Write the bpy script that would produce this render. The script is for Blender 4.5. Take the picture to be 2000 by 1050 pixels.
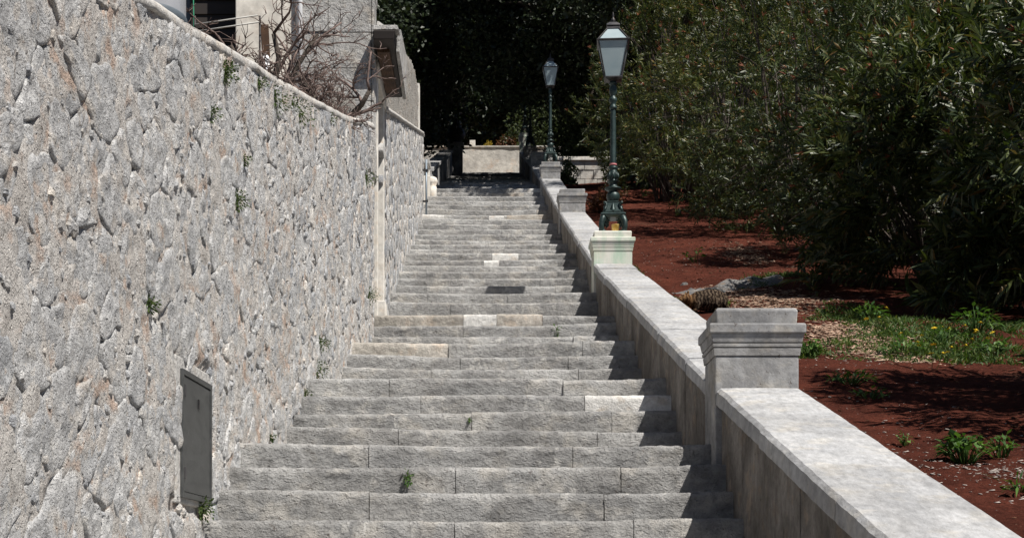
import bpy, math, random
import numpy as np
from mathutils import Vector

for o in list(bpy.data.objects):
    bpy.data.objects.remove(o, do_unlink=True)
scene = bpy.context.scene
COL = scene.collection
random.seed(7)
RNG = np.random.default_rng(7)

# ------------------------------------------------------------------ camera
# eye at the world origin, looking along +Y; lens shift keeps the verticals upright
F, VX, HY = 3000.0, 956.0, 1140.0          # focal length and vanishing point in photo pixels (2000 wide)
cam = bpy.data.cameras.new('camera')
cam.sensor_fit = 'HORIZONTAL'
cam.sensor_width = 36.0
cam.lens = 36.0 * F / 2000.0
cam.shift_x = (1000.0 - VX) / 2000.0
cam.shift_y = (HY - 525.0) / 2000.0
cam.clip_start = 0.1
cam.clip_end = 2000.0
camo = bpy.data.objects.new('camera', cam)
camo.rotation_euler = (math.radians(90), 0, 0)
COL.objects.link(camo)
scene.camera = camo

# ------------------------------------------------------------------ light
SUN = Vector((0.407, -0.373, 0.834)).normalized()
world = bpy.data.worlds.new('World')
scene.world = world
world.use_nodes = True
wn = world.node_tree
bg = wn.nodes['Background']
sky = wn.nodes.new('ShaderNodeTexSky')
sky.sky_type = 'NISHITA'
sky.sun_disc = False
sky.air_density = 0.55
sky.dust_density = 0.4
sky.altitude = 100.0
sky.sun_elevation = math.asin(SUN.z)
sky.sun_rotation = math.atan2(SUN.x, SUN.y)
wn.links.new(sky.outputs[0], bg.inputs[0])
bg.inputs[1].default_value = 0.05
sun = bpy.data.lights.new('sun', 'SUN')
sun.energy = 5.0
sun.angle = math.radians(0.53)
sun.color = (1.0, 0.955, 0.89)
suno = bpy.data.objects.new('sun', sun)
suno.rotation_euler = SUN.to_track_quat('Z', 'Y').to_euler()
suno.location = (20, -20, 40)
COL.objects.link(suno)
vs = scene.view_settings
vs.view_transform = 'Standard'
vs.look = 'None'
vs.gamma = 1.0
vs.exposure = 0.38
vs.use_curve_mapping = False

# ------------------------------------------------------------------ helpers
def P(x, y, d):
    """photo pixel + known distance -> world point"""
    return ((x - VX) * d / F, d, (HY - y) * d / F)

def _hash(i, j, k, s):
    n = (i * 374761393 + j * 668265263 + k * 1274126177 + s * 974711) & 0xffffffff
    n = ((n ^ (n >> 13)) * 1274126177) & 0xffffffff
    n = (n ^ (n >> 16)) & 0xffffffff
    return n / 4294967295.0

def vnoise(p, s=0):
    p = np.asarray(p, float)
    i = np.floor(p).astype(np.int64)
    f = p - i
    f = f * f * (3 - 2 * f)
    r = 0
    for a in (0, 1):
        for b in (0, 1):
            for c in (0, 1):
                w = ((f[:, 0] if a else 1 - f[:, 0]) * (f[:, 1] if b else 1 - f[:, 1])
                     * (f[:, 2] if c else 1 - f[:, 2]))
                r = r + w * _hash(i[:, 0] + a, i[:, 1] + b, i[:, 2] + c, s)
    return r * 2 - 1

def fbm(p, s=0, oct=3):
    p = np.asarray(p, float)
    r, a, t = 0, 1.0, 0.0
    for o in range(oct):
        r = r + a * vnoise(p * (2.03 ** o), s + o)
        t += a
        a *= 0.5
    return r / t

class MB:
    def __init__(self):
        self.v = []
        self.f = []
    def add(self, vs_, fs):
        n = len(self.v)
        self.v.extend([tuple(map(float, q)) for q in vs_])
        self.f.extend([tuple(int(i) + n for i in f) for f in fs])
        return self
    def box(self, x0, x1, y0, y1, z0, z1):
        return self.add([(x0, y0, z0), (x1, y0, z0), (x1, y1, z0), (x0, y1, z0),
                         (x0, y0, z1), (x1, y0, z1), (x1, y1, z1), (x0, y1, z1)],
                        [(3, 2, 1, 0), (4, 5, 6, 7), (0, 1, 5, 4), (1, 2, 6, 5), (2, 3, 7, 6), (3, 0, 4, 7)])
    def hexa(self, bot, top):
        return self.add(list(bot) + list(top),
                        [(3, 2, 1, 0), (4, 5, 6, 7), (0, 1, 5, 4), (1, 2, 6, 5), (2, 3, 7, 6), (3, 0, 4, 7)])
    def loft(self, rings, cap=True, closed=True):
        n = len(rings[0])
        base = len(self.v)
        for r in rings:
            self.v.extend([tuple(map(float, q)) for q in r])
        m = n if closed else n - 1
        for k in range(len(rings) - 1):
            for i in range(m):
                j = (i + 1) % n
                a, b = base + k * n, base + (k + 1) * n
                self.f.append((a + i, a + j, b + j, b + i))
        if cap:
            self.f.append(tuple(base + i for i in reversed(range(n))))
            self.f.append(tuple(base + (len(rings) - 1) * n + i for i in range(n)))
        return self
    def lathe(self, prof, n=16, c=(0, 0, 0), flute=0.0, rot=0.0):
        rings = []
        for r, z in prof:
            ring = []
            for i in range(n):
                a = rot + 2 * math.pi * i / n
                rr = r * (1 - (flute if i % 2 else 0))
                ring.append((c[0] + rr * math.cos(a), c[1] + rr * math.sin(a), c[2] + z))
            rings.append(ring)
        return self.loft(rings)
    def sqlathe(self, prof, c=(0, 0, 0), ratio=1.0):
        rings = []
        for r, z in prof:
            q = r * ratio
            rings.append([(c[0] - r, c[1] - q, c[2] + z), (c[0] + r, c[1] - q, c[2] + z),
                          (c[0] + r, c[1] + q, c[2] + z), (c[0] - r, c[1] + q, c[2] + z)])
        return self.loft(rings)
    def tube(self, pts, rad, n=5):
        pts = [Vector(p) for p in pts]
        if not isinstance(rad, (list, tuple)):
            rad = [rad] * len(pts)
        rings = []
        for i, p in enumerate(pts):
            t = (pts[min(i + 1, len(pts) - 1)] - pts[max(i - 1, 0)])
            if t.length < 1e-6:
                t = Vector((0, 0, 1))
            t.normalize()
            u = t.cross(Vector((0.31, 0.9, 0.2)))
            if u.length < 1e-3:
                u = t.cross(Vector((1, 0, 0)))
            u.normalize()
            w = t.cross(u)
            rings.append([tuple(p + (u * math.cos(2 * math.pi * k / n) + w * math.sin(2 * math.pi * k / n)) * rad[i])
                          for k in range(n)])
        return self.loft(rings)

def link_mesh(name, me, material, parent=None, smooth=False):
    o = bpy.data.objects.new(name, me)
    COL.objects.link(o)
    if material is not None:
        me.materials.append(material)
    if smooth:
        me.polygons.foreach_set('use_smooth', [True] * len(me.polygons))
    if parent is not None:
        o.parent = parent
    return o

def build(name, mb, material, parent=None, smooth=False, world_coords=True, bevel=0.0):
    v = np.array(mb.v, float)
    if parent is not None and world_coords:
        off = np.array(parent.location)
        if parent.parent is not None:
            off = off + np.array(parent.parent.location)
        v = v - off
    me = bpy.data.meshes.new(name)
    me.from_pydata(v.tolist(), [], mb.f)
    me.update()
    o = link_mesh(name, me, material, parent, smooth)
    if bevel > 0:
        m = o.modifiers.new('bevel', 'BEVEL')
        m.width = bevel
        m.segments = 2
        m.limit_method = 'ANGLE'
        m.angle_limit = math.radians(35)
    return o

def np_mesh(name, v, tris, material, parent=None, smooth=False, nv=3):
    """fast mesh from arrays: v (N,3), faces (M,nv)"""
    me = bpy.data.meshes.new(name)
    v = np.ascontiguousarray(v, np.float32)
    tris = np.ascontiguousarray(tris, np.int32)
    if parent is not None:
        v = v - np.array(parent.location, np.float32)
    me.vertices.add(len(v))
    me.vertices.foreach_set('co', v.ravel())
    me.loops.add(tris.size)
    me.loops.foreach_set('vertex_index', tris.ravel())
    me.polygons.add(len(tris))
    me.polygons.foreach_set('loop_start', np.arange(0, tris.size, nv, dtype=np.int32))
    if smooth:
        me.polygons.foreach_set('use_smooth', np.ones(len(tris), bool))
    me.update(calc_edges=True)
    me.validate()
    return link_mesh(name, me, material, parent)

def tag(o, label, cat, group=None, kind=None):
    o['label'] = label
    if cat:
        o['category'] = cat
    if group:
        o['group'] = group
    if kind:
        o['kind'] = kind
    return o

def structure(o):
    o['kind'] = 'structure'
    return o

def thing(name, label, cat, loc=(0, 0, 0), group=None):
    o = bpy.data.objects.new(name, None)
    o.empty_display_size = 0.2
    COL.objects.link(o)
    o.location = loc
    return tag(o, label, cat, group)

def copy_tree(o, parent=None):
    c = o.copy()
    COL.objects.link(c)
    c.parent = parent
    for ch in list(o.children):
        copy_tree(ch, c)
    return c

# ------------------------------------------------------------------ materials
class NT:
    def __init__(self, name):
        self.m = bpy.data.materials.new(name)
        self.m.use_nodes = True
        self.t = self.m.node_tree
        self.b = self.t.nodes['Principled BSDF']
        self.tc = self.t.nodes.new('ShaderNodeTexCoord')
    def node(self, kind, **kw):
        n = self.t.nodes.new(kind)
        for k, v in kw.items():
            setattr(n, k, v)
        return n
    def link(self, a, b):
        self.t.links.new(a, b)
    def mapping(self, scale=(1, 1, 1), src='Object'):
        mp = self.node('ShaderNodeMapping')
        mp.inputs['Scale'].default_value = scale
        self.link(self.tc.outputs[src], mp.inputs['Vector'])
        return mp.outputs[0]
    def noise(self, scale, detail=4, rough=0.55, vec=None, dist=0.0):
        n = self.node('ShaderNodeTexNoise')
        n.inputs['Scale'].default_value = scale
        n.inputs['Detail'].default_value = detail
        n.inputs['Roughness'].default_value = rough
        n.inputs['Distortion'].default_value = dist
        self.link(vec if vec is not None else self.tc.outputs['Object'], n.inputs['Vector'])
        return n.outputs['Fac']
    def voronoi(self, scale, vec=None, feature='F1'):
        n = self.node('ShaderNodeTexVoronoi', feature=feature)
        n.inputs['Scale'].default_value = scale
        self.link(vec if vec is not None else self.tc.outputs['Object'], n.inputs['Vector'])
        return n.outputs['Distance']
    def ramp(self, fac, stops):
        r = self.node('ShaderNodeValToRGB')
        el = r.color_ramp.elements
        while len(el) < len(stops):
            el.new(0.5)
        for e, (p, c) in zip(el, stops):
            e.position = p
            e.color = (c[0], c[1], c[2], 1) if not isinstance(c, (int, float)) else (c, c, c, 1)
        self.link(fac, r.inputs[0])
        return r.outputs[0]
    def mix(self, fac, a, b, mode='MIX'):
        n = self.node('ShaderNodeMix', data_type='RGBA', blend_type=mode)
        for sock, val in ((n.inputs[0], fac), (n.inputs[6], a), (n.inputs[7], b)):
            if hasattr(val, 'is_linked'):
                self.link(val, sock)
            elif isinstance(val, (int, float)):
                sock.default_value = val
            else:
                sock.default_value = (val[0], val[1], val[2], 1)
        return n.outputs[2]
    def math(self, op, a, b=0.0):
        n = self.node('ShaderNodeMath', operation=op)
        for i, val in enumerate((a, b)):
            if hasattr(val, 'is_linked'):
                self.link(val, n.inputs[i])
            else:
                n.inputs[i].default_value = val
        return n.outputs[0]
    def island(self):
        return self.node('ShaderNodeNewGeometry').outputs['Random Per Island']
    def objrand(self):
        return self.node('ShaderNodeObjectInfo').outputs['Random']
    def bump(self, h, strength=0.5, dist=0.02, prev=None):
        n = self.node('ShaderNodeBump')
        n.inputs['Strength'].default_value = strength
        n.inputs['Distance'].default_value = dist
        self.link(h, n.inputs['Height'])
        if prev is not None:
            self.link(prev, n.inputs['Normal'])
        return n.outputs[0]
    def done(self, color=None, rough=0.85, normal=None, spec=0.3):
        if color is not None:
            if hasattr(color, 'is_linked'):
                self.link(color, self.b.inputs['Base Color'])
            else:
                self.b.inputs['Base Color'].default_value = (color[0], color[1], color[2], 1)
        if hasattr(rough, 'is_linked'):
            self.link(rough, self.b.inputs['Roughness'])
        else:
            self.b.inputs['Roughness'].default_value = rough
        self.b.inputs['Specular IOR Level'].default_value = spec
        if normal is not None:
            self.link(normal, self.b.inputs['Normal'])
        return self.m

def stone_mat(name, c1, c2, warm, dark, s=3.0, bump=0.6, bdist=0.012, pits=0.5, vary=0.25, stretch=(1, 1, 1), white=None, specks=0.0, stain=0.0):
    n = NT(name)
    v = n.mapping(stretch)
    big = n.noise(s, 5, 0.6, v)
    col = n.ramp(big, [(0.32, c1), (0.66, c2)])
    wn_ = n.noise(s * 1.7, 3, 0.6, n.mapping((1.1, 0.9, 1.3)))
    col = n.mix(n.ramp(wn_, [(0.53, 0.0), (0.66, 0.85)]), col, warm)
    fine = n.noise(s * 22, 5, 0.7, v)
    col = n.mix(n.ramp(fine, [(0.24, 0.55), (0.38, 0.0)]), col, dark)
    med = n.noise(s * 6, 4, 0.65, v)
    col = n.mix(1.0, col, n.ramp(med, [(0.3, 0.72), (0.7, 1.15)]), 'MULTIPLY')
    if white is not None:
        wf = n.noise(s * 2.6, 4, 0.7, n.mapping((1.0, 1.3, 0.8)))
        col = n.mix(n.ramp(wf, [(0.60, 0.0), (0.68, 0.8)]), col, white)
    isl = n.island()
    k = vary
    col = n.mix(1.0, col, n.ramp(isl, [(0.0, (1 - k, 1 - k * 0.93, 1 - k * 0.8)), (0.5, (1.0, 1.0, 1.0)), (1.0, (1 + k * 0.62, 1 + k * 0.4, 1 + k * 0.12))]), 'MULTIPLY')
    if specks:
        sp_ = n.noise(s * 8.5, 3, 0.75, n.mapping((1.2, 1.0, 1.0)))
        spk = n.ramp(sp_, [(0.29, specks), (0.36, 0.0)])
        col = n.mix(spk, col, (0.10, 0.075, 0.06))
    if stain:
        st_ = n.noise(s * 0.55, 5, 0.7, n.mapping((1.0, 1.0, 0.7)), 0.6)
        col = n.mix(n.ramp(st_, [(0.44, stain), (0.60, 0.0)]), col, n.mix(1.0, col, (0.62, 0.61, 0.60), 'MULTIPLY'))
    pit = n.voronoi(s * 14, v)
    h = n.math('ADD', n.math('MULTIPLY', fine, 1.0), n.math('MULTIPLY', n.ramp(pit, [(0.0, 0.0), (0.25, 1.0)]), pits))
    nb = n.bump(med, bump, bdist * 2.5)
    nb = n.bump(h, bump, bdist, nb)
    return n.done(col, 0.9, nb, 0.2)

M = {}
M['wall_stone'] = stone_mat('wall_stone', (0.49, 0.50, 0.515), (0.72, 0.722, 0.72), (0.74, 0.695, 0.64), (0.30, 0.27, 0.25),
                            s=3.0, bump=0.85, bdist=0.024, pits=0.6, vary=0.26, white=(0.74, 0.725, 0.69), specks=0.85, stain=0.3)
M['mortar'] = stone_mat('mortar', (0.63, 0.585, 0.54), (0.75, 0.725, 0.69), (0.63, 0.47, 0.375), (0.30, 0.20, 0.155),
                        s=3.0, bump=0.9, bdist=0.026, pits=0.7, vary=0.0, white=(0.66, 0.655, 0.645), specks=0.9)
M['wall_cap'] = stone_mat('wall_cap', (0.48, 0.47, 0.45), (0.58, 0.56, 0.53), (0.52, 0.47, 0.41), (0.3, 0.29, 0.27),
                          s=4.0, bump=0.5, bdist=0.012, pits=0.3, vary=0.05)
M['step_stone'] = stone_mat('step_stone', (0.29, 0.292, 0.293), (0.52, 0.518, 0.51), (0.57, 0.55, 0.515), (0.125, 0.122, 0.115),
                            s=2.4, bump=0.9, bdist=0.022, pits=0.45, vary=0.24, stretch=(1.0, 1.0, 1.4), white=(0.64, 0.63, 0.605), specks=0.6, stain=0.65)
M['step_white'] = stone_mat('step_white', (0.66, 0.65, 0.63), (0.78, 0.77, 0.74), (0.64, 0.58, 0.51), (0.3, 0.28, 0.26),
                            s=3.4, bump=0.6, bdist=0.012, pits=0.3, vary=0.05, specks=0.6, stain=0.4)
M['step_warm'] = stone_mat('step_warm', (0.42, 0.40, 0.36), (0.52, 0.48, 0.43), (0.55, 0.47, 0.39), (0.22, 0.2, 0.18),
                           s=3.0, bump=0.7, bdist=0.012, pits=0.4, vary=0.1, specks=0.5, stain=0.8)
M['step_core'] = stone_mat('step_core', (0.15, 0.14, 0.13), (0.22, 0.2, 0.18), (0.2, 0.17, 0.14), (0.06, 0.05, 0.05), s=4, vary=0)
M['coping'] = stone_mat('coping', (0.38, 0.388, 0.402), (0.475, 0.478, 0.482), (0.49, 0.476, 0.45), (0.24, 0.238, 0.235),
                        s=2.6, bump=0.35, bdist=0.008, pits=0.3, vary=0.14, stretch=(1.9, 0.75, 1.0), specks=0.45, stain=0.55)
M['parapet'] = stone_mat('parapet', (0.20, 0.18, 0.16), (0.39, 0.36, 0.325), (0.38, 0.31, 0.245), (0.06, 0.05, 0.042),
                         s=3.4, bump=0.8, bdist=0.014, pits=0.4, vary=0.26, stretch=(1, 0.9, 0.9), specks=0.8, stain=0.9)
M['pier'] = stone_mat('pier', (0.34, 0.345, 0.355), (0.50, 0.495, 0.485), (0.54, 0.51, 0.46), (0.13, 0.128, 0.122),
                      s=3.0, bump=0.28, bdist=0.007, pits=0.6, vary=0.10, specks=0.8, stain=0.9)
M['rock'] = stone_mat('rock', (0.33, 0.33, 0.335), (0.52, 0.51, 0.49), (0.52, 0.36, 0.24), (0.16, 0.14, 0.12),
                      s=5, bump=0.9, bdist=0.04, vary=0.1, specks=0.9, stain=0.9)
M['ashlar'] = stone_mat('ashlar', (0.50, 0.49, 0.47), (0.76, 0.745, 0.715), (0.66, 0.61, 0.54), (0.2, 0.19, 0.17),
                        s=2.6, bump=0.9, bdist=0.025, pits=0.5, vary=0.16, white=(0.80, 0.785, 0.76), specks=0.6, stain=0.7)
M['rough_render'] = stone_mat('rough_render', (0.42, 0.40, 0.37), (0.56, 0.53, 0.49), (0.50, 0.42, 0.35), (0.2, 0.18, 0.16),
                              s=2.2, bump=1.0, bdist=0.04, pits=0.8, vary=0.0)
M['jamb'] = stone_mat('jamb', (0.66, 0.63, 0.57), (0.74, 0.71, 0.66), (0.66, 0.57, 0.47), (0.45, 0.42, 0.38),
                      s=2, bump=0.15, bdist=0.006, pits=0.1, vary=0.0)
M['plaster'] = stone_mat('plaster', (0.66, 0.62, 0.55), (0.74, 0.70, 0.63), (0.6, 0.53, 0.45), (0.5, 0.47, 0.42),
                         s=1.2, bump=0.15, bdist=0.006, pits=0.1, vary=0.0)
M['far_wall'] = stone_mat('far_wall', (0.42, 0.40, 0.37), (0.58, 0.55, 0.50), (0.56, 0.46, 0.38), (0.25, 0.23, 0.2),
                          s=0.9, bump=0.4, bdist=0.02, pits=0.3, vary=0.05)
M['bush_red'] = None

def lamp_pier_mat():
    n = NT('lamp_pier_stone')
    a = n.noise(2.4, 4, 0.6)
    col = n.ramp(a, [(0.3, (0.60, 0.60, 0.54)), (0.7, (0.74, 0.72, 0.65))])
    g = n.noise(3.2, 4, 0.65, n.mapping((1.6, 1.6, 0.45)))
    col = n.mix(n.ramp(g, [(0.46, 0.0), (0.64, 0.68)]), col, (0.34, 0.50, 0.38))
    y_ = n.noise(2.2, 4, 0.6, n.mapping((1.0, 1.0, 1.4)))
    col = n.mix(n.ramp(y_, [(0.52, 0.0), (0.68, 0.5)]), col, (0.50, 0.46, 0.30))
    f = n.noise(50, 4, 0.7)
    col = n.mix(n.ramp(f, [(0.25, 0.4), (0.42, 0.0)]), col, (0.3, 0.32, 0.26))
    return n.done(col, 0.85, n.bump(f, 0.3, 0.008), 0.2)
M['lamp_pier'] = lamp_pier_mat()

def soil_mat():
    n = NT('red_soil')
    a = n.noise(1.3, 6, 0.65)
    col = n.ramp(a, [(0.32, (0.068, 0.0185, 0.0115)), (0.68, (0.132, 0.037, 0.022))])
    b = n.noise(0.55, 4, 0.6)
    col = n.mix(n.ramp(b, [(0.60, 0.0), (0.72, 0.55)]), col, (0.13, 0.062, 0.04))
    f = n.noise(38, 6, 0.75)
    col = n.mix(1.0, col, n.ramp(f, [(0.3, 0.5), (0.7, 1.35)]), 'MULTIPLY')
    g = n.noise(5, 5, 0.7)
    col = n.mix(1.0, col, n.ramp(g, [(0.3, 0.68), (0.7, 1.2)]), 'MULTIPLY')
    fl = n.noise(95, 2, 0.5)
    col = n.mix(n.ramp(fl, [(0.71, 0.0), (0.76, 0.55)]), col, (0.42, 0.3, 0.22))
    nb = n.bump(n.noise(12, 6, 0.7), 1.0, 0.07)
    nb = n.bump(f, 0.8, 0.018, nb)
    return n.done(col, 0.95, nb, 0.1)
M['soil'] = soil_mat()

def simple(name, c1, c2, s=8, rough=0.7, bump=0.3, bdist=0.004, metal=0.0, spec=0.4, vary=0.0):
    n = NT(name)
    a = n.noise(s, 5, 0.6)
    col = n.ramp(a, [(0.33, c1), (0.67, c2)])
    if vary:
        col = n.mix(1.0, col, n.ramp(n.island(), [(0, 1 - vary), (1, 1 + vary)]), 'MULTIPLY')
    m = n.done(col, rough, n.bump(n.noise(s * 5, 4, 0.6), bump, bdist), spec)
    n.b.inputs['Metallic'].default_value = metal
    return m
M['ground'] = simple('hill_ground', (0.06, 0.035, 0.025), (0.10, 0.075, 0.045), 0.6, 0.95, 0.5, 0.05, spec=0.1)
M['bark'] = simple('bark', (0.05, 0.042, 0.035), (0.12, 0.10, 0.085), 9, 0.9, 0.8, 0.02, spec=0.1)
M['twig'] = simple('dry_twig', (0.075, 0.052, 0.046), (0.22, 0.165, 0.145), 14, 0.85, 0.3, spec=0.15, vary=0.3)
M['iron_green'] = simple('green_iron', (0.012, 0.025, 0.024), (0.038, 0.066, 0.062), 14, 0.45, 0.35, 0.003, 0.25, 0.5)
M['iron_dark'] = simple('dark_iron', (0.018, 0.018, 0.02), (0.055, 0.05, 0.048), 20, 0.5, 0.2, 0.002, 0.3, 0.5)
M['zinc'] = simple('grey_metal_roof', (0.05, 0.05, 0.055), (0.11, 0.105, 0.105), 9, 0.5, 0.2, 0.002, 0.4, 0.5)
M['ribbon'] = simple('pink_tape', (0.5, 0.16, 0.17), (0.6, 0.22, 0.22), 30, 0.6, 0.1)
M['wood'] = simple('brown_wood', (0.05, 0.026, 0.014), (0.11, 0.058, 0.03), 7, 0.7, 0.3, spec=0.3)
M['dark_wood'] = simple('dark_shutter', (0.018, 0.014, 0.012), (0.034, 0.026, 0.022), 3, 0.7, 0.2)
M['slate_paint'] = simple('slate_blue_paint', (0.075, 0.095, 0.115), (0.12, 0.14, 0.16), 4, 0.5, 0.1)
M['tank_grey'] = simple('grey_tank', (0.26, 0.27, 0.29), (0.36, 0.37, 0.39), 3, 0.4, 0.05)
M['tarp_teal'] = simple('teal_sheet', (0.075, 0.13, 0.14), (0.12, 0.18, 0.19), 4, 0.55, 0.2)
M['white_pvc'] = simple('white_pvc', (0.74, 0.75, 0.77), (0.82, 0.82, 0.82), 5, 0.4, 0.05)
M['rail'] = simple('pale_rail', (0.42, 0.41, 0.38), (0.5, 0.49, 0.46), 9, 0.5, 0.05)
M['green_hose'] = simple('green_hose', (0.03, 0.25, 0.13), (0.05, 0.33, 0.18), 9, 0.5, 0.05)
M['pipe_blue'] = simple('blue_grey_pipe', (0.16, 0.2, 0.24), (0.26, 0.3, 0.34), 6, 0.45, 0.05, metal=0.3)
M['cup'] = simple('yellow_cup', (0.62, 0.36, 0.05), (0.74, 0.56, 0.22), 16, 0.5, 0.05)
M['terracotta'] = simple('terracotta', (0.35, 0.14, 0.09), (0.48, 0.22, 0.15), 3, 0.8, 0.2)
M['pink_render'] = simple('pink_render', (0.60, 0.47, 0.40), (0.70, 0.58, 0.51), 1.2, 0.9, 0.1)
M['chip'] = simple('wood_chip', (0.26, 0.15, 0.10), (0.58, 0.43, 0.32), 30, 0.9, 0.2, vary=0.4)
M['litter'] = simple('leaf_litter', (0.07, 0.03, 0.018), (0.22, 0.12, 0.07), 30, 0.9, 0.2, vary=0.5)
M['pebble'] = simple('pebble', (0.30, 0.25, 0.22), (0.50, 0.45, 0.41), 20, 0.9, 0.2, vary=0.25)
M['window_dark'] = simple('dark_window', (0.02, 0.022, 0.026), (0.035, 0.04, 0.045), 2, 0.15, 0.0)

def panel_mat():
    n = NT('brushed_metal_panel')
    a = n.noise(5, 5, 0.6, n.mapping((1, 1, 3.0)))
    col = n.ramp(a, [(0.3, (0.055, 0.058, 0.058)), (0.7, (0.105, 0.108, 0.106))])
    w = n.noise(30, 3, 0.6)
    col = n.mix(n.ramp(w, [(0.68, 0.0), (0.76, 0.6)]), col, (0.22, 0.22, 0.21))
    m = n.done(col, n.ramp(a, [(0.2, 0.35), (0.8, 0.55)]), n.bump(n.noise(6, 3, 0.5, n.mapping((1, 0.4, 3))), 0.12, 0.01), 0.4)
    n.b.inputs['Metallic'].default_value = 0.35
    return m
M['panel'] = panel_mat()

def glass_mat():
    n = NT('frosted_glass')
    a = n.noise(6, 3, 0.5)
    col = n.ramp(a, [(0.3, (0.33, 0.42, 0.45)), (0.7, (0.42, 0.50, 0.52))])
    m = n.done(col, 0.28, None, 0.5)
    n.b.inputs['Transmission Weight'].default_value = 0.12
    return m
M['glass'] = glass_mat()

def leaf_mat(name, stops, rough=0.4, spec=0.45, trans=0.25, noise_scale=0.8, tint=False):
    n = NT(name)
    col = n.ramp(n.island(), stops)
    big = n.noise(noise_scale, 3, 0.6)
    col = n.mix(1.0, col, n.ramp(big, [(0.3, 0.65), (0.7, 1.25)]), 'MULTIPLY')
    if tint:
        col = n.mix(1.0, col, n.ramp(n.objrand(), [(0.0, (0.72, 0.80, 0.75)), (0.5, (1.0, 1.0, 1.0)), (1.0, (1.28, 1.12, 0.85))]), 'MULTIPLY')
    m = n.done(col, rough, None, spec)
    out = n.t.nodes['Material Output']
    tr = n.node('ShaderNodeBsdfTranslucent')
    n.link(n.mix(1.0, col, (1.0, 1.15, 0.5), 'MULTIPLY'), tr.inputs[0])
    mx = n.node('ShaderNodeMixShader')
    mx.inputs[0].default_value = trans
    n.link(n.b.outputs[0], mx.inputs[1])
    n.link(tr.outputs[0], mx.inputs[2])
    n.link(mx.outputs[0], out.inputs[0])
    return m
M['oleander'] = leaf_mat('oleander_leaf', [(0.0, (0.024, 0.040, 0.015)), (0.45, (0.058, 0.078, 0.026)), (0.85, (0.100, 0.115, 0.036)),
                                           (0.955, (0.14, 0.135, 0.038)), (0.985, (0.20, 0.12, 0.04))], 0.42, 0.4, 0.22, 0.7, True)
M['pods'] = leaf_mat('seed_pods', [(0.0, (0.14, 0.045, 0.025)), (1.0, (0.26, 0.10, 0.05))], 0.7, 0.2, 0.1)
M['oak'] = leaf_mat('oak_leaf', [(0.0, (0.012, 0.020, 0.010)), (0.6, (0.026, 0.040, 0.018)), (1.0, (0.048, 0.066, 0.028))], 0.45, 0.4, 0.10)
M['shrub_green'] = leaf_mat('bush_leaf', [(0.0, (0.035, 0.05, 0.025)), (1.0, (0.10, 0.125, 0.05))], 0.5, 0.3, 0.2)
M['shrub_red'] = leaf_mat('reddish_bush_leaf', [(0.0, (0.10, 0.04, 0.025)), (1.0, (0.22, 0.10, 0.05))], 0.6, 0.3, 0.2)
M['shrub_yellow'] = leaf_mat('yellow_bush_leaf', [(0.0, (0.25, 0.17, 0.02)), (1.0, (0.5, 0.36, 0.05))], 0.6, 0.3, 0.2)
M['weed'] = leaf_mat('weed_leaf', [(0.0, (0.035, 0.085, 0.02)), (0.6, (0.075, 0.155, 0.035)), (1.0, (0.14, 0.23, 0.05))], 0.5, 0.3, 0.3, 3)
M['wall_weed'] = leaf_mat('wall_weed_leaf', [(0.0, (0.03, 0.055, 0.015)), (1.0, (0.10, 0.14, 0.04))], 0.6, 0.2, 0.25, 3)
M['grass'] = leaf_mat('grass_blade', [(0.0, (0.035, 0.075, 0.02)), (0.7, (0.075, 0.13, 0.03)), (1.0, (0.16, 0.19, 0.06))], 0.55, 0.25, 0.3, 2)
M['petal'] = simple('yellow_petal', (0.68, 0.5, 0.02), (0.78, 0.6, 0.04), 30, 0.6, 0.0)

def cat_mat():
    n = NT('tabby_fur')
    w = n.node('ShaderNodeTexWave', wave_type='BANDS', bands_direction='X')
    w.inputs['Scale'].default_value = 8.5
    w.inputs['Distortion'].default_value = 9.0
    w.inputs['Detail'].default_value = 4
    w.inputs['Detail Scale'].default_value = 3.0
    w.inputs['Detail Roughness'].default_value = 0.7
    n.link(n.tc.outputs['Object'], w.inputs['Vector'])
    fu = n.noise(34, 5, 0.75, n.mapping((1.2, 1.2, 0.5)))
    mixf = n.math('ADD', n.math('MULTIPLY', w.outputs['Fac'], 0.40), n.math('MULTIPLY', fu, 0.66))
    col = n.ramp(mixf, [(0.38, (0.010, 0.007, 0.005)), (0.60, (0.04, 0.026, 0.017)), (0.84, (0.17, 0.13, 0.09))])
    sx = n.node('ShaderNodeSeparateXYZ')
    n.link(n.tc.outputs['Object'], sx.inputs[0])
    g = n.ramp(n.math('ADD', n.math('MULTIPLY', sx.outputs[0], 2.0), 0.5), [(0.16, 0.8), (0.30, 0.0)])
    col = n.mix(g, col, n.ramp(mixf, [(0.34, (0.05, 0.025, 0.012)), (0.8, (0.28, 0.15, 0.065))]))
    nb = n.bump(n.noise(90, 3, 0.7, n.mapping((1, 1, 0.3))), 0.6, 0.01)
    return n.done(col, 0.9, nb, 0.1)
M['cat'] = cat_mat()

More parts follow.
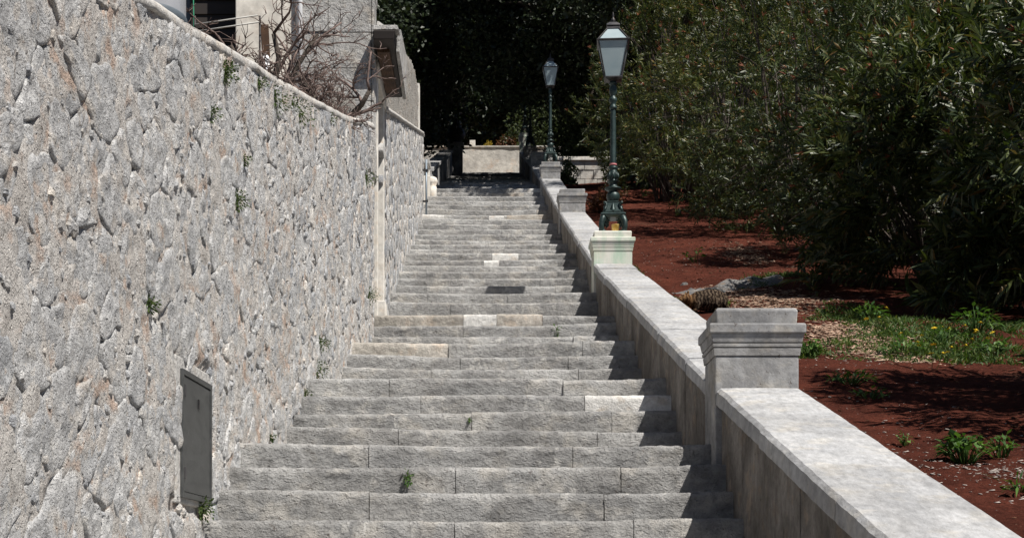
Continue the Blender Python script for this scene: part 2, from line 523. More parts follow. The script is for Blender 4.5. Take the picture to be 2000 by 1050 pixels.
# ------------------------------------------------------------------ the lie of the land
# flights measured from the photograph: start distance and pixel rows of the step tops
FL = [(8.5, [1013, 959, 908, 864]), (11.2, [837, 802, 769, 737]), (14.3, [716, 690.5, 665]), (16.7, [653, 632, 613]),
      (19.9, [587, 571]), (21.8, [557, 542, 527]), (24.3, [518, 506, 493]), (27.2, [485, 474.5]), (29.5, [467.5, 456]),
      (31.5, [447, 436.5]), (34.2, [426.5, 417]), (36.6, [408, 399]), (39.1, [391, 382.5]), (42.2, [375, 367])]
TREAD = 0.34
ROWS = []                                  # (front distance, top height, flight index, last of flight)
for k in range(3, 0, -1):                  # the flights below the frame, towards the camera
    d0 = 8.5 - 2.75 * k
    for i in range(3):
        ROWS.append([d0 + i * TREAD, 0.36 - 0.80 * k + i * 0.175, -k, i == 2])
for fi, (d0, ys) in enumerate(FL):
    for i, y in enumerate(ys):
        d = d0 + i * TREAD
        ROWS.append([d, (HY - y) * d / F, fi, i == len(ys) - 1])
d, z = 42.2, ROWS[-1][1]
for k in range(12):                        # on into the shade under the trees
    d += 2.45
    for i in range(2):
        z += 0.175 if i else 0.52
        ROWS.append([d + i * TREAD, z, 14 + k, i == 1])
    z = ROWS[-1][1]
D_END = ROWS[-1][0]
Z_END = ROWS[-1][1]

def interp(tab):
    xs = [a for a, b in tab]
    ys = [b for a, b in tab]
    return lambda q: float(np.interp(q, xs, ys))
zs_line = interp([(-60, -12), (-6, -3.4)] + [(r[0], r[1]) for r in ROWS] + [(D_END + 6, Z_END + 0.1), (400, Z_END + 60)])
def zstep(d_):
    z_ = -3
    for r in ROWS:
        if r[0] <= d_:
            z_ = r[1]
    return z_

XR = 1.41                                   # face of the parapet on the stairs' right
def xw1(d_):                                # face of the near wall on the left
    return -1.6 + 0.036 * (d_ - 8.5)
def xw2(d_):                                # face of the upper wall
    return -1.30 - 0.0142 * (d_ - 18.9)
def xleft(d_):
    return xw1(d_) if d_ < 17.9 else xw2(min(d_, 37.0))
ztop1 = interp([(2.0, 1.62), (7.34, 2.79), (8.61, 3.07), (10.14, 3.41), (12.3, 3.90), (14.5, 4.42), (16.6, 4.98), (17.2, 5.12)])
ztop2 = interp([(18.9, 5.87), (34.5, 10.15), (36, 10.5)])
zgard = interp([(-60, -13), (-6, -3.6), (0, -2.0), (5, -0.36), (7, 0.22), (9.5, 0.95), (15, 2.5), (20.5, 4.02), (30, 6.98),
                (41, 10.4), (60, 16.0), (D_END + 2, Z_END + 0.7), (D_END + 20, Z_END + 3.0), (400, Z_END + 90)])

# ------------------------------------------------------------------ ground sheet to the horizon
gx = np.array([-400, -200, -100, -50, -25, -12, -6, -3.5, -1.95, -1.75, -1.2, 0, 1.2, 1.62, 1.8, 2.4, 3.2, 5, 8, 12, 20, 40, 80, 200, 400], float)
gy = np.concatenate([[-60, -40, -25, -15], np.arange(-8, 80, 1.0), [84, 90, 100, 120, 150, 200, 300, 400]])
V = []
for yy in gy:
    for xx in gx:
        if xx <= -1.9:
            if yy < 17.2:
                zz = ztop1(max(yy, 2)) - 0.3 + (min(yy, 2) - 2) * 0.25
            elif yy < 36:
                zz = ztop2(max(yy, 18.9)) - 0.6
            else:
                zz = zs_line(yy) + 0.1
            if yy < 2:
                zz = min(zz, 1.3 + (yy - 2) * 0.25)
        elif xx < 1.7:
            zz = zs_line(yy) - 1.0
        else:
            zz = zgard(yy) - 0.12
        V.append((xx, yy, zz))
nx, ny = len(gx), len(gy)
fs = [(j * nx + i, j * nx + i + 1, (j + 1) * nx + i + 1, (j + 1) * nx + i) for j in range(ny - 1) for i in range(nx - 1)]
gmb = MB().add(V, fs)
structure(build('ground', gmb, M['ground']))

# garden soil: a finer sheet with real relief
sx = np.arange(1.86, 9.0, 0.07)
sy = np.arange(3.0, 48.0, 0.09)
SXg, SYg = np.meshgrid(sx, sy)
pts = np.stack([SXg.ravel(), SYg.ravel(), np.zeros(SXg.size)], 1)
zz = np.interp(pts[:, 1], [0, 5, 7, 9.5, 15, 20.5, 30, 41, 60], [-2.0, -0.36, 0.22, 0.95, 2.5, 4.02, 6.98, 10.4, 16.0])
def soil_relief(p):
    return 0.10 * fbm(p * np.array([0.5, 0.5, 1]), 3, 2) + 0.035 * fbm(p * np.array([2.7, 2.7, 1]), 5, 3) + 0.018 * fbm(p * np.array([8.0, 8.0, 1]), 7, 3) + np.clip((p[:, 0] - 2.2) * 0.03, 0, 0.2)
pts[:, 2] = zz + soil_relief(pts)
nxx = len(sx)
idx = np.arange(len(sy) * nxx).reshape(len(sy), nxx)
quads = np.stack([idx[:-1, :-1], idx[:-1, 1:], idx[1:, 1:], idx[1:, :-1]], -1).reshape(-1, 4)
structure(np_mesh('soil', pts, quads, M['soil'], None, True, 4))
def zsoil(x_, d_):
    p = np.array([[x_, d_, 0.0]])
    return zgard(d_) + float(soil_relief(p)[0])
def soil_at(px, py):
    """where the sight line of a photo pixel meets the garden soil"""
    ds = np.arange(4.0, 60.0, 0.03)
    xs = (px - VX) * ds / F
    q = np.stack([np.maximum(xs, 1.9), ds, np.zeros_like(ds)], 1)
    zs_ = np.interp(ds, [0, 5, 7, 9.5, 15, 20.5, 30, 41, 60], [-2.0, -0.36, 0.22, 0.95, 2.5, 4.02, 6.98, 10.4, 16.0]) + soil_relief(q)
    hit = np.where((HY - py) * ds / F <= zs_)[0]
    if len(hit):
        k_ = hit[0]
        return float(xs[k_]), float(ds[k_]), float(zs_[k_])
    return (px - VX) * 20 / F, 20, zsoil(3, 20)

# ------------------------------------------------------------------ the stairs
core = MB()
for i, (d, z, fi, last) in enumerate(ROWS):
    d2 = ROWS[i + 1][0] if i + 1 < len(ROWS) else d + 4
    core.box(xleft(d) - 0.12, XR + 0.08, d + 0.05, d2 + 0.05, z - 1.2, z - 0.10)
stairs = structure(build('stairs', core, M['step_core']))

def step_stone_mesh(x0, x1, d, z, hgt, depth, seed, rough=1.0, wob=None):
    w = x1 - x0
    ncol = max(4, int(w / (0.03 if d < 15 else 0.07)))
    prof = [(0.0, -hgt), (0.0, -hgt * 0.8), (0.0, -hgt * 0.6), (0.0, -hgt * 0.42), (0.0, -hgt * 0.26), (0.0, -0.034), (0.009, -0.014), (0.028, -0.002), (0.11, 0.0), (depth, 0.004)]
    xs = np.linspace(x0, x1, ncol + 1)
    rows = []
    for k, (py, pz) in enumerate(prof):
        p = np.stack([xs, np.full_like(xs, d + py), np.full_like(xs, z + pz)], 1)
        q = np.stack([xs * 7.0, np.full_like(xs, pz * 16.0 + seed * 3.7), np.full_like(xs, d * 3.0)], 1)
        if k < 7:
            p[:, 1] += rough * (0.010 * fbm(q, 11, 3) + 0.009 * fbm(q * 2.7, 17, 3))
        fz_ = (0.0, 0.15, 0.3, 0.5, 0.75)[k] if k < 5 else 1.0
        p[:, 2] += fz_ * wob(xs)
        if k >= 5:
            p[:, 2] += 0.008 * fbm(q * np.array([2.3, 0.0, 1.0]), 23, 3)
        rows.append(p)
    rows = np.array(rows)                    # (8, n, 3)
    rows[:, 0, 0] += 0.002 * fbm(rows[:, 0] * 15, seed, 2)
    n = ncol + 1
    V = rows.reshape(-1, 3).tolist()
    K = len(prof)
    f = []
    for k in range(K - 1):
        for i in range(n - 1):
            f.append((k * n + i, k * n + i + 1, (k + 1) * n + i + 1, (k + 1) * n + i))
    mb = MB().add(V, f)
    mb.add([V[k * n] for k in range(K)], [tuple(range(K))])
    mb.add([V[k * n + n - 1] for k in range(K)], [tuple(reversed(range(K)))])
    return mb

# joints of the near steps read from the photograph (pixel columns); 'w' white, 'a' warm stone
JOINTS = {1013: [888, 1238], 959: [721, 1180], 908: [890, 1213], 864: [720, 1119], 837: [778, 1167], 802: [921, 1195],
          769: [822, (1142, 'w')], 737: [760, 1100], 716: [842, 1130], 690.5: [899, 1110], 665: [(0, 'a'), 876, 1138], 653: [990, 1120],
          632: [905, 1090], 613: [(0, 'a'), (905, 'w'), (970, 'a'), 1060], 587: [880, 1088], 571: [835, 992], 557: [875, 1085],
          542: [830, 1055], 527: [900, 1090], 518: [930, 1030], 506: [870, (945, 'w'), 975, 1090], 493: [900, (961, 'w'), 1013],
          426.5: [885, 960], 417: [(0, 'w'), 868, (955, 'w'), 985, (990, 'a')], 367: [880, (1003, 'w')]}
nstone = 0
for i, (d, z, fi, last) in enumerate(ROWS):
    if d < 5.5:
        continue
    y = None
    if 0 <= fi < 14:
        y = FL[fi][1][[r[0] for r in ROWS if r[2] == fi].index(d)]
    xl = xleft(d) - 0.02 + random.uniform(-0.03, 0.02)
    xr = XR + 0.05
    mats = []
    if y in JOINTS:
        cuts = [xl]
        mats = ['step_stone']
        for j in JOINTS[y]:
            c = None
            if isinstance(j, tuple):
                j, c = j
            m_ = {'w': 'step_white', 'a': 'step_warm', None: 'step_stone'}[c]
            if j == 0:
                mats[0] = m_
                continue
            cuts.append((j - VX) * d / F)
            mats.append(m_)
        cuts.append(xr)
    else:
        cuts = [xl]
        while cuts[-1] < xr - 1.25:
            cuts.append(cuts[-1] + random.uniform(0.6, 1.15))
        cuts.append(xr)
        mats = ['step_stone'] * (len(cuts) - 1)
        if d > 20:
            for q in range(len(mats)):
                if random.random() < 0.07:
                    mats[q] = 'step_warm'
    sd = i * 1.71
    def wob(xs, sd=sd):
        base = 0.030 * fbm(np.stack([xs * 0.55, np.full_like(xs, sd), np.zeros_like(xs)], 1), 31, 2)
        sag = -0.018 * (1 - ((xs) / 1.5) ** 2)
        return base + sag
    nd = ROWS[i + 1][0] - d if i + 1 < len(ROWS) else 0.6
    depth = min(nd, 0.5) + (0.06 if nd < 0.5 else 0.0)
    prev = ROWS[i - 1][1] if i else z - 0.18
    hg = min(max(z - prev + 0.05, 0.2), 0.5)
    for q in range(len(cuts) - 1):
        a, b = cuts[q] + 0.0025, cuts[q + 1] - 0.0025
        off = random.uniform(-0.006, 0.006)
        mb = step_stone_mesh(a, b, d + random.uniform(-0.008, 0.008), z + off, hg, depth, i * 5 + q, 1.0 if mats[q] != 'step_white' else 0.4, wob)
        build('step_stone', mb, M[mats[q]], stairs, True)
        nstone += 1
    if last and i + 1 < len(ROWS):           # the landing behind the last step of the flight
        d2, z2 = ROWS[i + 1][0] + 0.05, ROWS[i + 1][1] - 0.19
        ya = d + depth + 0.006
        t0 = 0.0
        nrow = max(1, int((d2 - ya) / 0.7))
        for r in range(nrow):
            y0 = ya + (d2 - ya) * r / nrow + 0.004
            y1 = ya + (d2 - ya) * (r + 1) / nrow - 0.004
            fz = lambda q_: (z - 0.006) + (z2 - z + 0.006) * (q_ - ya) / (d2 - ya)
            xa = xl
            while xa < xr - 0.01:
                xb = min(xr, xa + random.uniform(0.9, 1.4))
                if xr - xb < 0.4:
                    xb = xr
                mm = MB().hexa([(xa + .004, y0, fz(y0) - .15), (xb - .004, y0, fz(y0) - .15), (xb - .004, y1, fz(y1) - .15), (xa + .004, y1, fz(y1) - .15)],
                               [(xa + .004, y0, fz(y0)), (xb - .004, y0, fz(y0)), (xb - .004, y1, fz(y1)), (xa + .004, y1, fz(y1))])
                if nstone < 298:
                    build('paving_slab', mm, M['step_stone'], stairs)
                xa = xb

# ------------------------------------------------------------------ near retaining wall on the left: every stone its own piece
def clip_poly(poly, px, py, nx_, ny_):
    out = []
    n = len(poly)
    for i in range(n):
        a, b = poly[i], poly[(i + 1) % n]
        da = (a[0] - px) * nx_ + (a[1] - py) * ny_
        db = (b[0] - px) * nx_ + (b[1] - py) * ny_
        if da <= 0:
            out.append(a)
        if da * db < 0:
            t = da / (da - db)
            out.append((a[0] + (b[0] - a[0]) * t, a[1] + (b[1] - a[1]) * t))
    return out

def cells(s0, s1, zlo, zhi, cw, ch, rnd, ragged=0.5):
    """irregular rubble: clipped cells round jittered seeds; s along the wall, z up, in a frame that climbs with the wall"""
    seeds = []
    nrow = int(6.0 / ch)
    r = 0
    zr = -1.2
    while zr < 6.5:
        s = s0 - cw + (cw / 2 if r % 2 else 0)
        while s < s1 + cw:
            seeds.append((s + rnd.uniform(-ragged, ragged) * cw, zr + rnd.uniform(-ragged, ragged) * ch))
            s += cw * rnd.uniform(0.75, 1.3)
        zr += ch
        r += 1
    wgt = [rnd.uniform(0, 0.55) for _ in seeds]
    out = []
    sl = 0.245
    S = np.array(seeds)
    for i, (sx_, sz_) in enumerate(seeds):
        if not (s0 - 0.1 < sx_ < s1 + 0.1):
            continue
        zz_ = sz_ + sl * (sx_ - 8.5)
        if zz_ < zlo(sx_) - 0.35 or zz_ > zhi(sx_) + 0.3:
            continue
        poly = [(sx_ - cw * 1.3, sz_ - ch * 1.3), (sx_ + cw * 1.3, sz_ - ch * 1.3), (sx_ + cw * 1.3, sz_ + ch * 1.3), (sx_ - cw * 1.3, sz_ + ch * 1.3)]
        near = np.where((abs(S[:, 0] - sx_) < cw * 2.6) & (abs(S[:, 1] - sz_) < ch * 2.6))[0]
        for j in near:
            if j == i:
                continue
            ox, oz = S[j]
            dx, dz = (ox - sx_) / cw ** 2, (oz - sz_) / ch ** 2
            d2_ = ((ox - sx_) / cw) ** 2 + ((oz - sz_) / ch) ** 2
            t_ = min(0.85, max(0.15, 0.5 + (wgt[i] - wgt[j]) / (2 * max(d2_, 1e-3))))
            poly = clip_poly(poly, sx_ + (ox - sx_) * t_, sz_ + (oz - sz_) * t_, dx, dz)
            if len(poly) < 3:
                break
        if len(poly) < 3:
            continue
        poly = [(a, b + sl * (a - 8.5)) for a, b in poly]
        # trim to the wall's own outline
        top = zhi(sx_)
        poly = clip_poly(poly, sx_, top, -sl, 1.0)
        poly = clip_poly(poly, s1, 0, 1.0, 0.0)
        if len(poly) < 3:
            continue
        a2 = abs(sum(poly[k][0] * poly[(k + 1) % len(poly)][1] - poly[(k + 1) % len(poly)][0] * poly[k][1] for k in range(len(poly)))) / 2
        if a2 < 0.004:
            continue
        out.append((poly, a2))
    return out

def resample(poly, n):
    P_ = np.array(poly + [poly[0]])
    seg = np.hypot(*np.diff(P_, axis=0).T)
    cum = np.concatenate([[0], np.cumsum(seg)])
    t = np.linspace(0, cum[-1], n, endpoint=False)
    return np.stack([np.interp(t, cum, P_[:, 0]), np.interp(t, cum, P_[:, 1])], 1)

def rubble_stone(poly, xw, gap, proud, seed, n=28, amp=0.019):
    b = resample(poly, n)
    c = b.mean(0)
    size = math.sqrt(max(1e-4, np.ptp(b[:, 0]) * np.ptp(b[:, 1])))
    # smooth the corners a little, then roughen the outline
    b = 0.5 * b + 0.25 * (np.roll(b, 1, 0) + np.roll(b, -1, 0))
    dirv = b - c
    ln = np.hypot(dirv[:, 0], dirv[:, 1])[:, None]
    nz = fbm(np.stack([b[:, 0] * 13, b[:, 1] * 13, np.full(n, seed)], 1), 41, 3)[:, None]
    b = c + dirv / ln * np.maximum(ln - gap + 0.034 * nz + 0.004, 0.02)
    rings, hs = [], []
    tilt = np.array([math.sin(seed * 1.7), math.cos(seed * 2.3)]) * 0.02
    for k, (sc, h) in enumerate([(1.02, -0.05), (0.995, proud * 0.7), (0.93, proud * 0.95), (0.80, proud), (0.62, proud), (0.42, proud), (0.2, proud)]):
        q = c + (b - c) * sc
        hh = np.full(n, h)
        if k:
            pp = np.stack([q[:, 0] * 6, q[:, 1] * 6, np.full(n, seed * 0.37)], 1)
            hh = hh + amp * (0.55 * fbm(pp, 43, 4) + 0.95 * fbm(pp * 3.1, 47, 3)) + ((q - c) @ tilt)
        rings.append(q)
        hs.append(hh)
    V = []
    for q, hh in zip(rings, hs):
        for (s, z_), h in zip(q, hh):
            V.append((xw(s) + h, s, z_))
    V.append((xw(c[0]) + proud + amp * 0.3, c[0], c[1]))
    f = []
    K = len(rings)
    for k in range(K - 1):
        for i in range(n):
            j = (i + 1) % n
            f.append((k * n + i, k * n + j, (k + 1) * n + j, (k + 1) * n + i))
    for i in range(n):
        f.append(((K - 1) * n + i, (K - 1) * n + (i + 1) % n, K * n))
    return MB().add(V, f)

def wall_sheet(xw, s0, s1, zlo, zhi, ds, dz, amp, seed, thick, lift=0.0):
    """front sheet with relief plus back, top and ends"""
    ns = int((s1 - s0) / ds) + 1
    nz_ = int((max(zhi(s1) - zlo(s1), zhi(s0) - zlo(s0))) / dz) + 1
    ss = np.linspace(s0, s1, ns)
    tt = np.linspace(0, 1, nz_)
    V = []
    for s in ss:
        a, b = zlo(s), zhi(s)
        for t in tt:
            V.append((xw(s), s, a + (b - a) * t))
    V = np.array(V)
    q = V * np.array([1, 5.0, 5.0])
    V[:, 0] += amp * fbm(q, seed, 4) + amp * 0.6 * fbm(q * 3.3, seed + 5, 2) + lift
    if lift:
        V[:, 0] -= 0.075 * np.clip(fbm(V * np.array([1, 8.5, 6.0]), seed + 9, 3) - 0.22, 0, 0.3) / 0.3
    f = [(i * nz_ + j, (i + 1) * nz_ + j, (i + 1) * nz_ + j + 1, i * nz_ + j + 1) for i in range(ns - 1) for j in range(nz_ - 1)]
    mb = MB().add(V, f)
    base = len(mb.v)
    back = [(xw(s) - thick, s, z_) for s in ss for z_ in (zlo(s), zhi(s))]
    mb.v.extend(back)
    for i in range(ns - 1):
        k = base + i * 2
        mb.f.append((k, k + 1, k + 3, k + 2))
        mb.f.append((i * nz_ + nz_ - 1, (i + 1) * nz_ + nz_ - 1, k + 3, k + 1))
    mb.f.append((base, base + 1, nz_ - 1, 0))
    e = (ns - 1) * nz_
    k = base + (ns - 1) * 2
    mb.f.append((e, e + nz_ - 1, k + 1, k))
    return mb

S0, S1 = 3.6, 17.0
zlo1 = lambda s: zs_line(s) - 0.8
zhi1 = lambda s: ztop1(s)
wmb = wall_sheet(xw1, S0, S1, zlo1, zhi1, 0.036, 0.034, 0.020, 61, 0.30, 0.018)
for k_, (vx_, vy_, vz_) in enumerate(wmb.v):
    if 7.82 < vy_ < 8.76 and 0.36 < vz_ < 1.22 and vx_ > xw1(vy_) - 0.2:
        wmb.v[k_] = (xw1(vy_) - 0.004, vy_, vz_)
wall1 = build('retaining_wall', wmb, M['mortar'], None, True)
tag(wall1, 'tall grey rubble stone wall with pinkish mortar, metal panel let into it', 'wall')
rnd = random.Random(11)
cl = cells(S0 + 0.05, S1 - 0.02, lambda s: zs_line(s) - 0.25, lambda s: ztop1(s) - 0.05, 0.31, 0.25, rnd)
PAN = (7.96, 8.66, 0.45, 1.12)              # panel: d0, d1, z0, z1
def hits_panel(poly):
    ds = [a for a, b in poly]
    zs_ = [b for a, b in poly]
    cx, cz = sum(ds) / len(ds), sum(zs_) / len(zs_)
    return PAN[0] - 0.12 < cx < PAN[1] + 0.10 and PAN[2] - 0.10 < cz < PAN[3] + 0.10
cl = [c for c in cl if not hits_panel(c[0])]
def shown(c):
    s = sum(a for a, b in c[0]) / len(c[0])
    z_ = sum(b for a, b in c[0]) / len(c[0])
    vis = 1.0 if z_ > zstep(s) - 0.05 else 0.01
    if VX + xw1(s) * F / s < -10:
        vis *= 0.05
    return c[1] * vis / s ** 3
cl.sort(key=shown, reverse=True)
rest = MB()
for k, (poly, a2) in enumerate(cl):
    pr = rnd.uniform(0.014, 0.028)
    mb = rubble_stone(poly, xw1, rnd.uniform(0.000, 0.012), pr, rnd.uniform(0, 90))
    if k < 300:
        build('wall_stone', mb, M['wall_stone'], wall1, True)
    else:
        rest.add(mb.v, mb.f)
if rest.v:
    o = build('wall_stones', rest, M['wall_stone'], wall1, True)
    o['kind'] = 'stuff'
# small chinking stones pressed into the mortar
chk = MB()
for k in range(1500):
    s = rnd.uniform(4.6, 16.9)
    z_ = rnd.uniform(zs_line(s) - 0.1, ztop1(s) - 0.12)
    if PAN[0] - 0.05 < s < PAN[1] + 0.05 and PAN[2] - 0.05 < z_ < PAN[3] + 0.05:
        continue
    r = rnd.uniform(0.012, 0.042)
    n = 7
    ring = lambda sc, h: [(xw1(s) + h, s + sc * r * rnd.uniform(.7, 1.2) * math.cos(6.283 * i / n), z_ + sc * r * rnd.uniform(.6, 1.1) * math.sin(6.283 * i / n)) for i in range(n)]
    h = rnd.uniform(0.012, 0.034)
    chk.loft([ring(1.1, -0.02), ring(1.0, h * 0.6), ring(0.55, h)], True)
o = build('chinking_stones', chk, M['wall_stone'], wall1)
o['kind'] = 'stuff'
# weathered cement cap, rounded, its edge uneven
cap = MB()
ss = np.arange(S0, S1 + 0.01, 0.045)
rings = []
for s in ss:
    w = 0.020 * float(fbm(np.array([[s * 2.6, 3.3, 0]]), 71, 4)[0])
    u = 0.014 * float(fbm(np.array([[s * 2.2, 8.3, 0]]), 73, 3)[0])
    z_ = ztop1(s) + u
    x0 = xw1(s)
    rings.append([(x0 + 0.016 + w, s, z_ - 0.062 + 2 * w), (x0 + 0.026 + w, s, z_ - 0.036), (x0 + 0.022 + w * 1.3, s, z_ - 0.008), (x0 + 0.008 + w, s, z_ + 0.010),
                  (x0 - 0.12, s, z_ + 0.018 + u), (x0 - 0.24, s, z_ + 0.01), (x0 - 0.32, s, z_ - 0.03), (x0 - 0.32, s, z_ - 0.12), (x0 - 0.15, s, z_ - 0.09)])
cap.loft(rings)
build('wall_cap', cap, M['wall_cap'], wall1, True)
# squared block standing at the wall's upper end
bx = MB()
d = 16.55
bx.hexa([(xw1(d) - 0.42, d - 0.16, ztop1(d) - 0.05), (xw1(d) - 0.10, d - 0.16, ztop1(d) - 0.05), (xw1(d) - 0.10, d + 0.3, ztop1(d) - 0.05), (xw1(d) - 0.42, d + 0.3, ztop1(d) - 0.05)],
        [(xw1(d) - 0.40, d - 0.15, 5.24), (xw1(d) - 0.14, d - 0.15, 5.22), (xw1(d) - 0.14, d + 0.28, 5.22), (xw1(d) - 0.40, d + 0.28, 5.24)])
build('end_block', bx, M['rough_render'], wall1, bevel=0.02)

# metal panel let into the wall
pn = thing('utility_panel', 'grey metal utility cover let into the rubble wall above the steps', 'panel', (xw1(8.38), 8.38, PAN[2]))
pxf = xw1(8.38) + 0.035
fr = MB()
y0, y1, z0, z1 = PAN
sl = lambda d_, off: xw1(d_) + off
def slab(y0, y1, z0, z1, o0, o1):
    return MB().hexa([(sl(y0, o0), y0, z0), (sl(y1, o0), y1, z0), (sl(y1, o1), y1, z0), (sl(y0, o1), y0, z0)][::-1],
                     [(sl(y0, o0), y0, z1), (sl(y1, o0), y1, z1), (sl(y1, o1), y1, z1), (sl(y0, o1), y0, z1)][::-1])
build('surround', slab(y0 - 0.09, y1 + 0.03, z0 - 0.03, z1 + 0.06, -0.02, 0.016), M['wall_cap'], pn, bevel=0.008)
for a, b, c, e in ((y0, y0 + 0.03, z0, z1), (y1 - 0.03, y1, z0, z1), (y0 + 0.031, y1 - 0.031, z0, z0 + 0.03), (y0 + 0.031, y1 - 0.031, z1 - 0.03, z1)):
    build('frame', slab(a, b, c, e, 0.0165, 0.032), M['panel'], pn, bevel=0.003)
door = build('door', slab(y0 + 0.034, y1 - 0.034, z0 + 0.034, z1 - 0.034, 0.0165, 0.026), M['panel'], pn, bevel=0.003)
for zz_ in (z0 + 0.1, z1 - 0.14):
    build('hinge', slab(y0 + 0.035, y0 + 0.06, zz_, zz_ + 0.06, 0.0265, 0.036), M['zinc'], door)
build('lock', slab(y0 + 0.36, y0 + 0.385, z1 - 0.17, z1 - 0.12, 0.0265, 0.033), M['iron_dark'], door)

# ------------------------------------------------------------------ upper wall beyond the doorway
U0, U1 = 18.95, 35.6
umb = wall_sheet(xw2, U0, U1, lambda s: zs_line(s) - 0.8, lambda s: ztop2(s), 0.09, 0.08, 0.014, 81, 0.5, 0.008)
wall2 = build('garden_wall', umb, M['mortar'], None, True)
tag(wall2, 'rubble stone wall with a sloping ledge, beyond the white door jamb', 'wall')
cl2 = cells(U0 + 0.03, U1 - 0.05, lambda s: zs_line(s) - 0.2, lambda s: ztop2(s) - 0.05, 0.34, 0.23, random.Random(5))
rest = MB()
for k, (poly, a2) in enumerate(cl2):
    mb = rubble_stone(poly, xw2, rnd.uniform(0.006, 0.02), rnd.uniform(0.008, 0.022), rnd.uniform(0, 90), n=12, amp=0.010)
    rest.add(mb.v, mb.f)
o = build('wall_stones', rest, M['wall_stone'], wall2, True)
o['kind'] = 'stuff'
led = MB()
rings = []
for s in np.arange(U0, U1 + 0.01, 0.15):
    w = 0.012 * float(fbm(np.array([[s * 2, 1.3, 0]]), 91, 2)[0])
    x0, z_ = xw2(s), ztop2(s)
    rings.append([(x0 + 0.045 + w, s, z_ - 0.05), (x0 + 0.04 + w, s, z_ + 0.0), (x0 - 0.22, s, z_ + 0.10), (x0 - 0.5, s, z_ + 0.10), (x0 - 0.5, s, z_ - 0.06)])
led.loft(rings)
build('ledge', led, M['wall_cap'], wall2, True)
# taller rough wall standing back above the ledge
hi = interp([(19.4, 6.75), (21.0, 7.45), (22.6, 8.1), (24.0, 8.45), (26.0, 9.0), (29, 9.9), (31.5, 10.5), (33.4, 10.8)])
um2 = wall_sheet(lambda s: xw2(s) - 0.05, 19.4, 33.4, lambda s: ztop2(s) - 0.1, hi, 0.1, 0.08, 0.035, 101, 0.4)
upper = build('rough_wall', um2, M['rough_render'], None, True)
tag(upper, 'broken-topped rough rendered wall standing above the sloping ledge', 'wall')
build('corner_stone', MB().box(xw2(33.4) - 0.36, xw2(33.4) - 0.02, 33.45, 33.7, 9.6, 10.9), M['jamb'], upper, bevel=0.01)
build('chimney_block', MB().box(xw2(24.6) - 0.55, xw2(24.6) - 0.28, 24.4, 24.8, 8.3, 8.75), M['ashlar'], upper, bevel=0.015)

# pipe fixed on the end of that wall
pp = thing('drainpipe', 'blue grey metal pipe fixed upright at the far end of the garden wall', 'pipe', (xw2(34.6) + 0.08, 34.6, 8.1))
build('pipe', MB().tube([(xw2(34.6) + 0.10, 34.6, 8.15), (xw2(34.6) + 0.10, 34.6, 9.55)], 0.024, 10), M['pipe_blue'], pp, True)
build('shoe', MB().tube([(xw2(34.6) + 0.10, 34.6, 8.22), (xw2(34.6) + 0.10, 34.57, 8.10), (xw2(34.6) + 0.11, 34.5, 8.04)], 0.045, 8), M['iron_dark'], pp, True)
for zz_ in (8.6, 9.3):
    build('bracket', MB().box(xw2(34.6) - 0.02, xw2(34.6) + 0.14, 34.56, 34.64, zz_, zz_ + 0.03), M['iron_dark'], pp)

# ------------------------------------------------------------------ doorway between the two walls
dw = thing('gateway', 'white stone doorway with projecting hood and wooden soffit between two walls', 'doorway', (-1.5, 18.0, 3.2))
build('jamb', MB().box(-2.0, -1.29, 18.72, 18.93, 3.05, 5.84), M['jamb'], dw, bevel=0.008)
build('plinth', MB().box(-2.0, -1.262, 18.66, 18.95, 3.0, 3.44), M['jamb'], dw, bevel=0.012)
build('jamb', MB().box(-1.9, -1.285, 17.64, 17.78, 3.0, 5.84), M['jamb'], dw, bevel=0.008)
build('lintel', MB().box(-2.0, -1.27, 17.66, 18.95, 5.845, 6.0), M['jamb'], dw, bevel=0.008)
build('hood', MB().hexa([(-1.285, 16.95, 6.005), (-1.06, 16.95, 6.005), (-1.08, 18.98, 6.005), (-1.285, 18.98, 6.005)],
                        [(-1.285, 16.93, 6.10), (-1.04, 16.93, 6.10), (-1.06, 19.0, 6.34), (-1.285, 19.0, 6.34)]), M['dark_wood'], dw, bevel=0.01)
build('hood_edge', MB().hexa([(-1.055, 17.3, 5.985), (-1.015, 17.3, 5.985), (-1.03, 19.0, 5.985), (-1.075, 19.0, 5.985)],
                             [(-1.035, 17.3, 6.24), (-0.995, 17.3, 6.24), (-1.01, 19.0, 6.46), (-1.055, 19.0, 6.46)]), M['ashlar'], dw, bevel=0.008)
build('roof_slab', MB().hexa([(-1.285, 16.94, 6.11), (-1.0, 16.94, 6.11), (-1.0, 17.25, 6.15), (-1.285, 17.25, 6.15)],
                             [(-1.285, 16.96, 6.17), (-1.02, 16.96, 6.17), (-1.02, 17.25, 6.19), (-1.285, 17.25, 6.19)]), M['ashlar'], dw, bevel=0.01)
build('roof_ridge', MB().hexa([(-1.285, 17.3, 6.2), (-1.06, 17.3, 6.2), (-1.06, 18.9, 6.36), (-1.285, 18.9, 6.36)],
                              [(-1.285, 17.5, 6.42), (-1.25, 17.5, 6.40), (-1.25, 18.7, 6.60), (-1.285, 18.7, 6.62)]), M['ashlar'], dw, bevel=0.02)
for k in range(5):
    x0 = -1.26 + k * 0.028
    build('soffit_board', MB().box(x0, x0 + 0.026, 17.25, 18.7, 5.965, 6.0), M['wood'], dw)
build('door', MB().box(-1.78, -1.72, 17.79, 18.71, 3.1, 5.83), M['dark_wood'], dw, bevel=0.01)

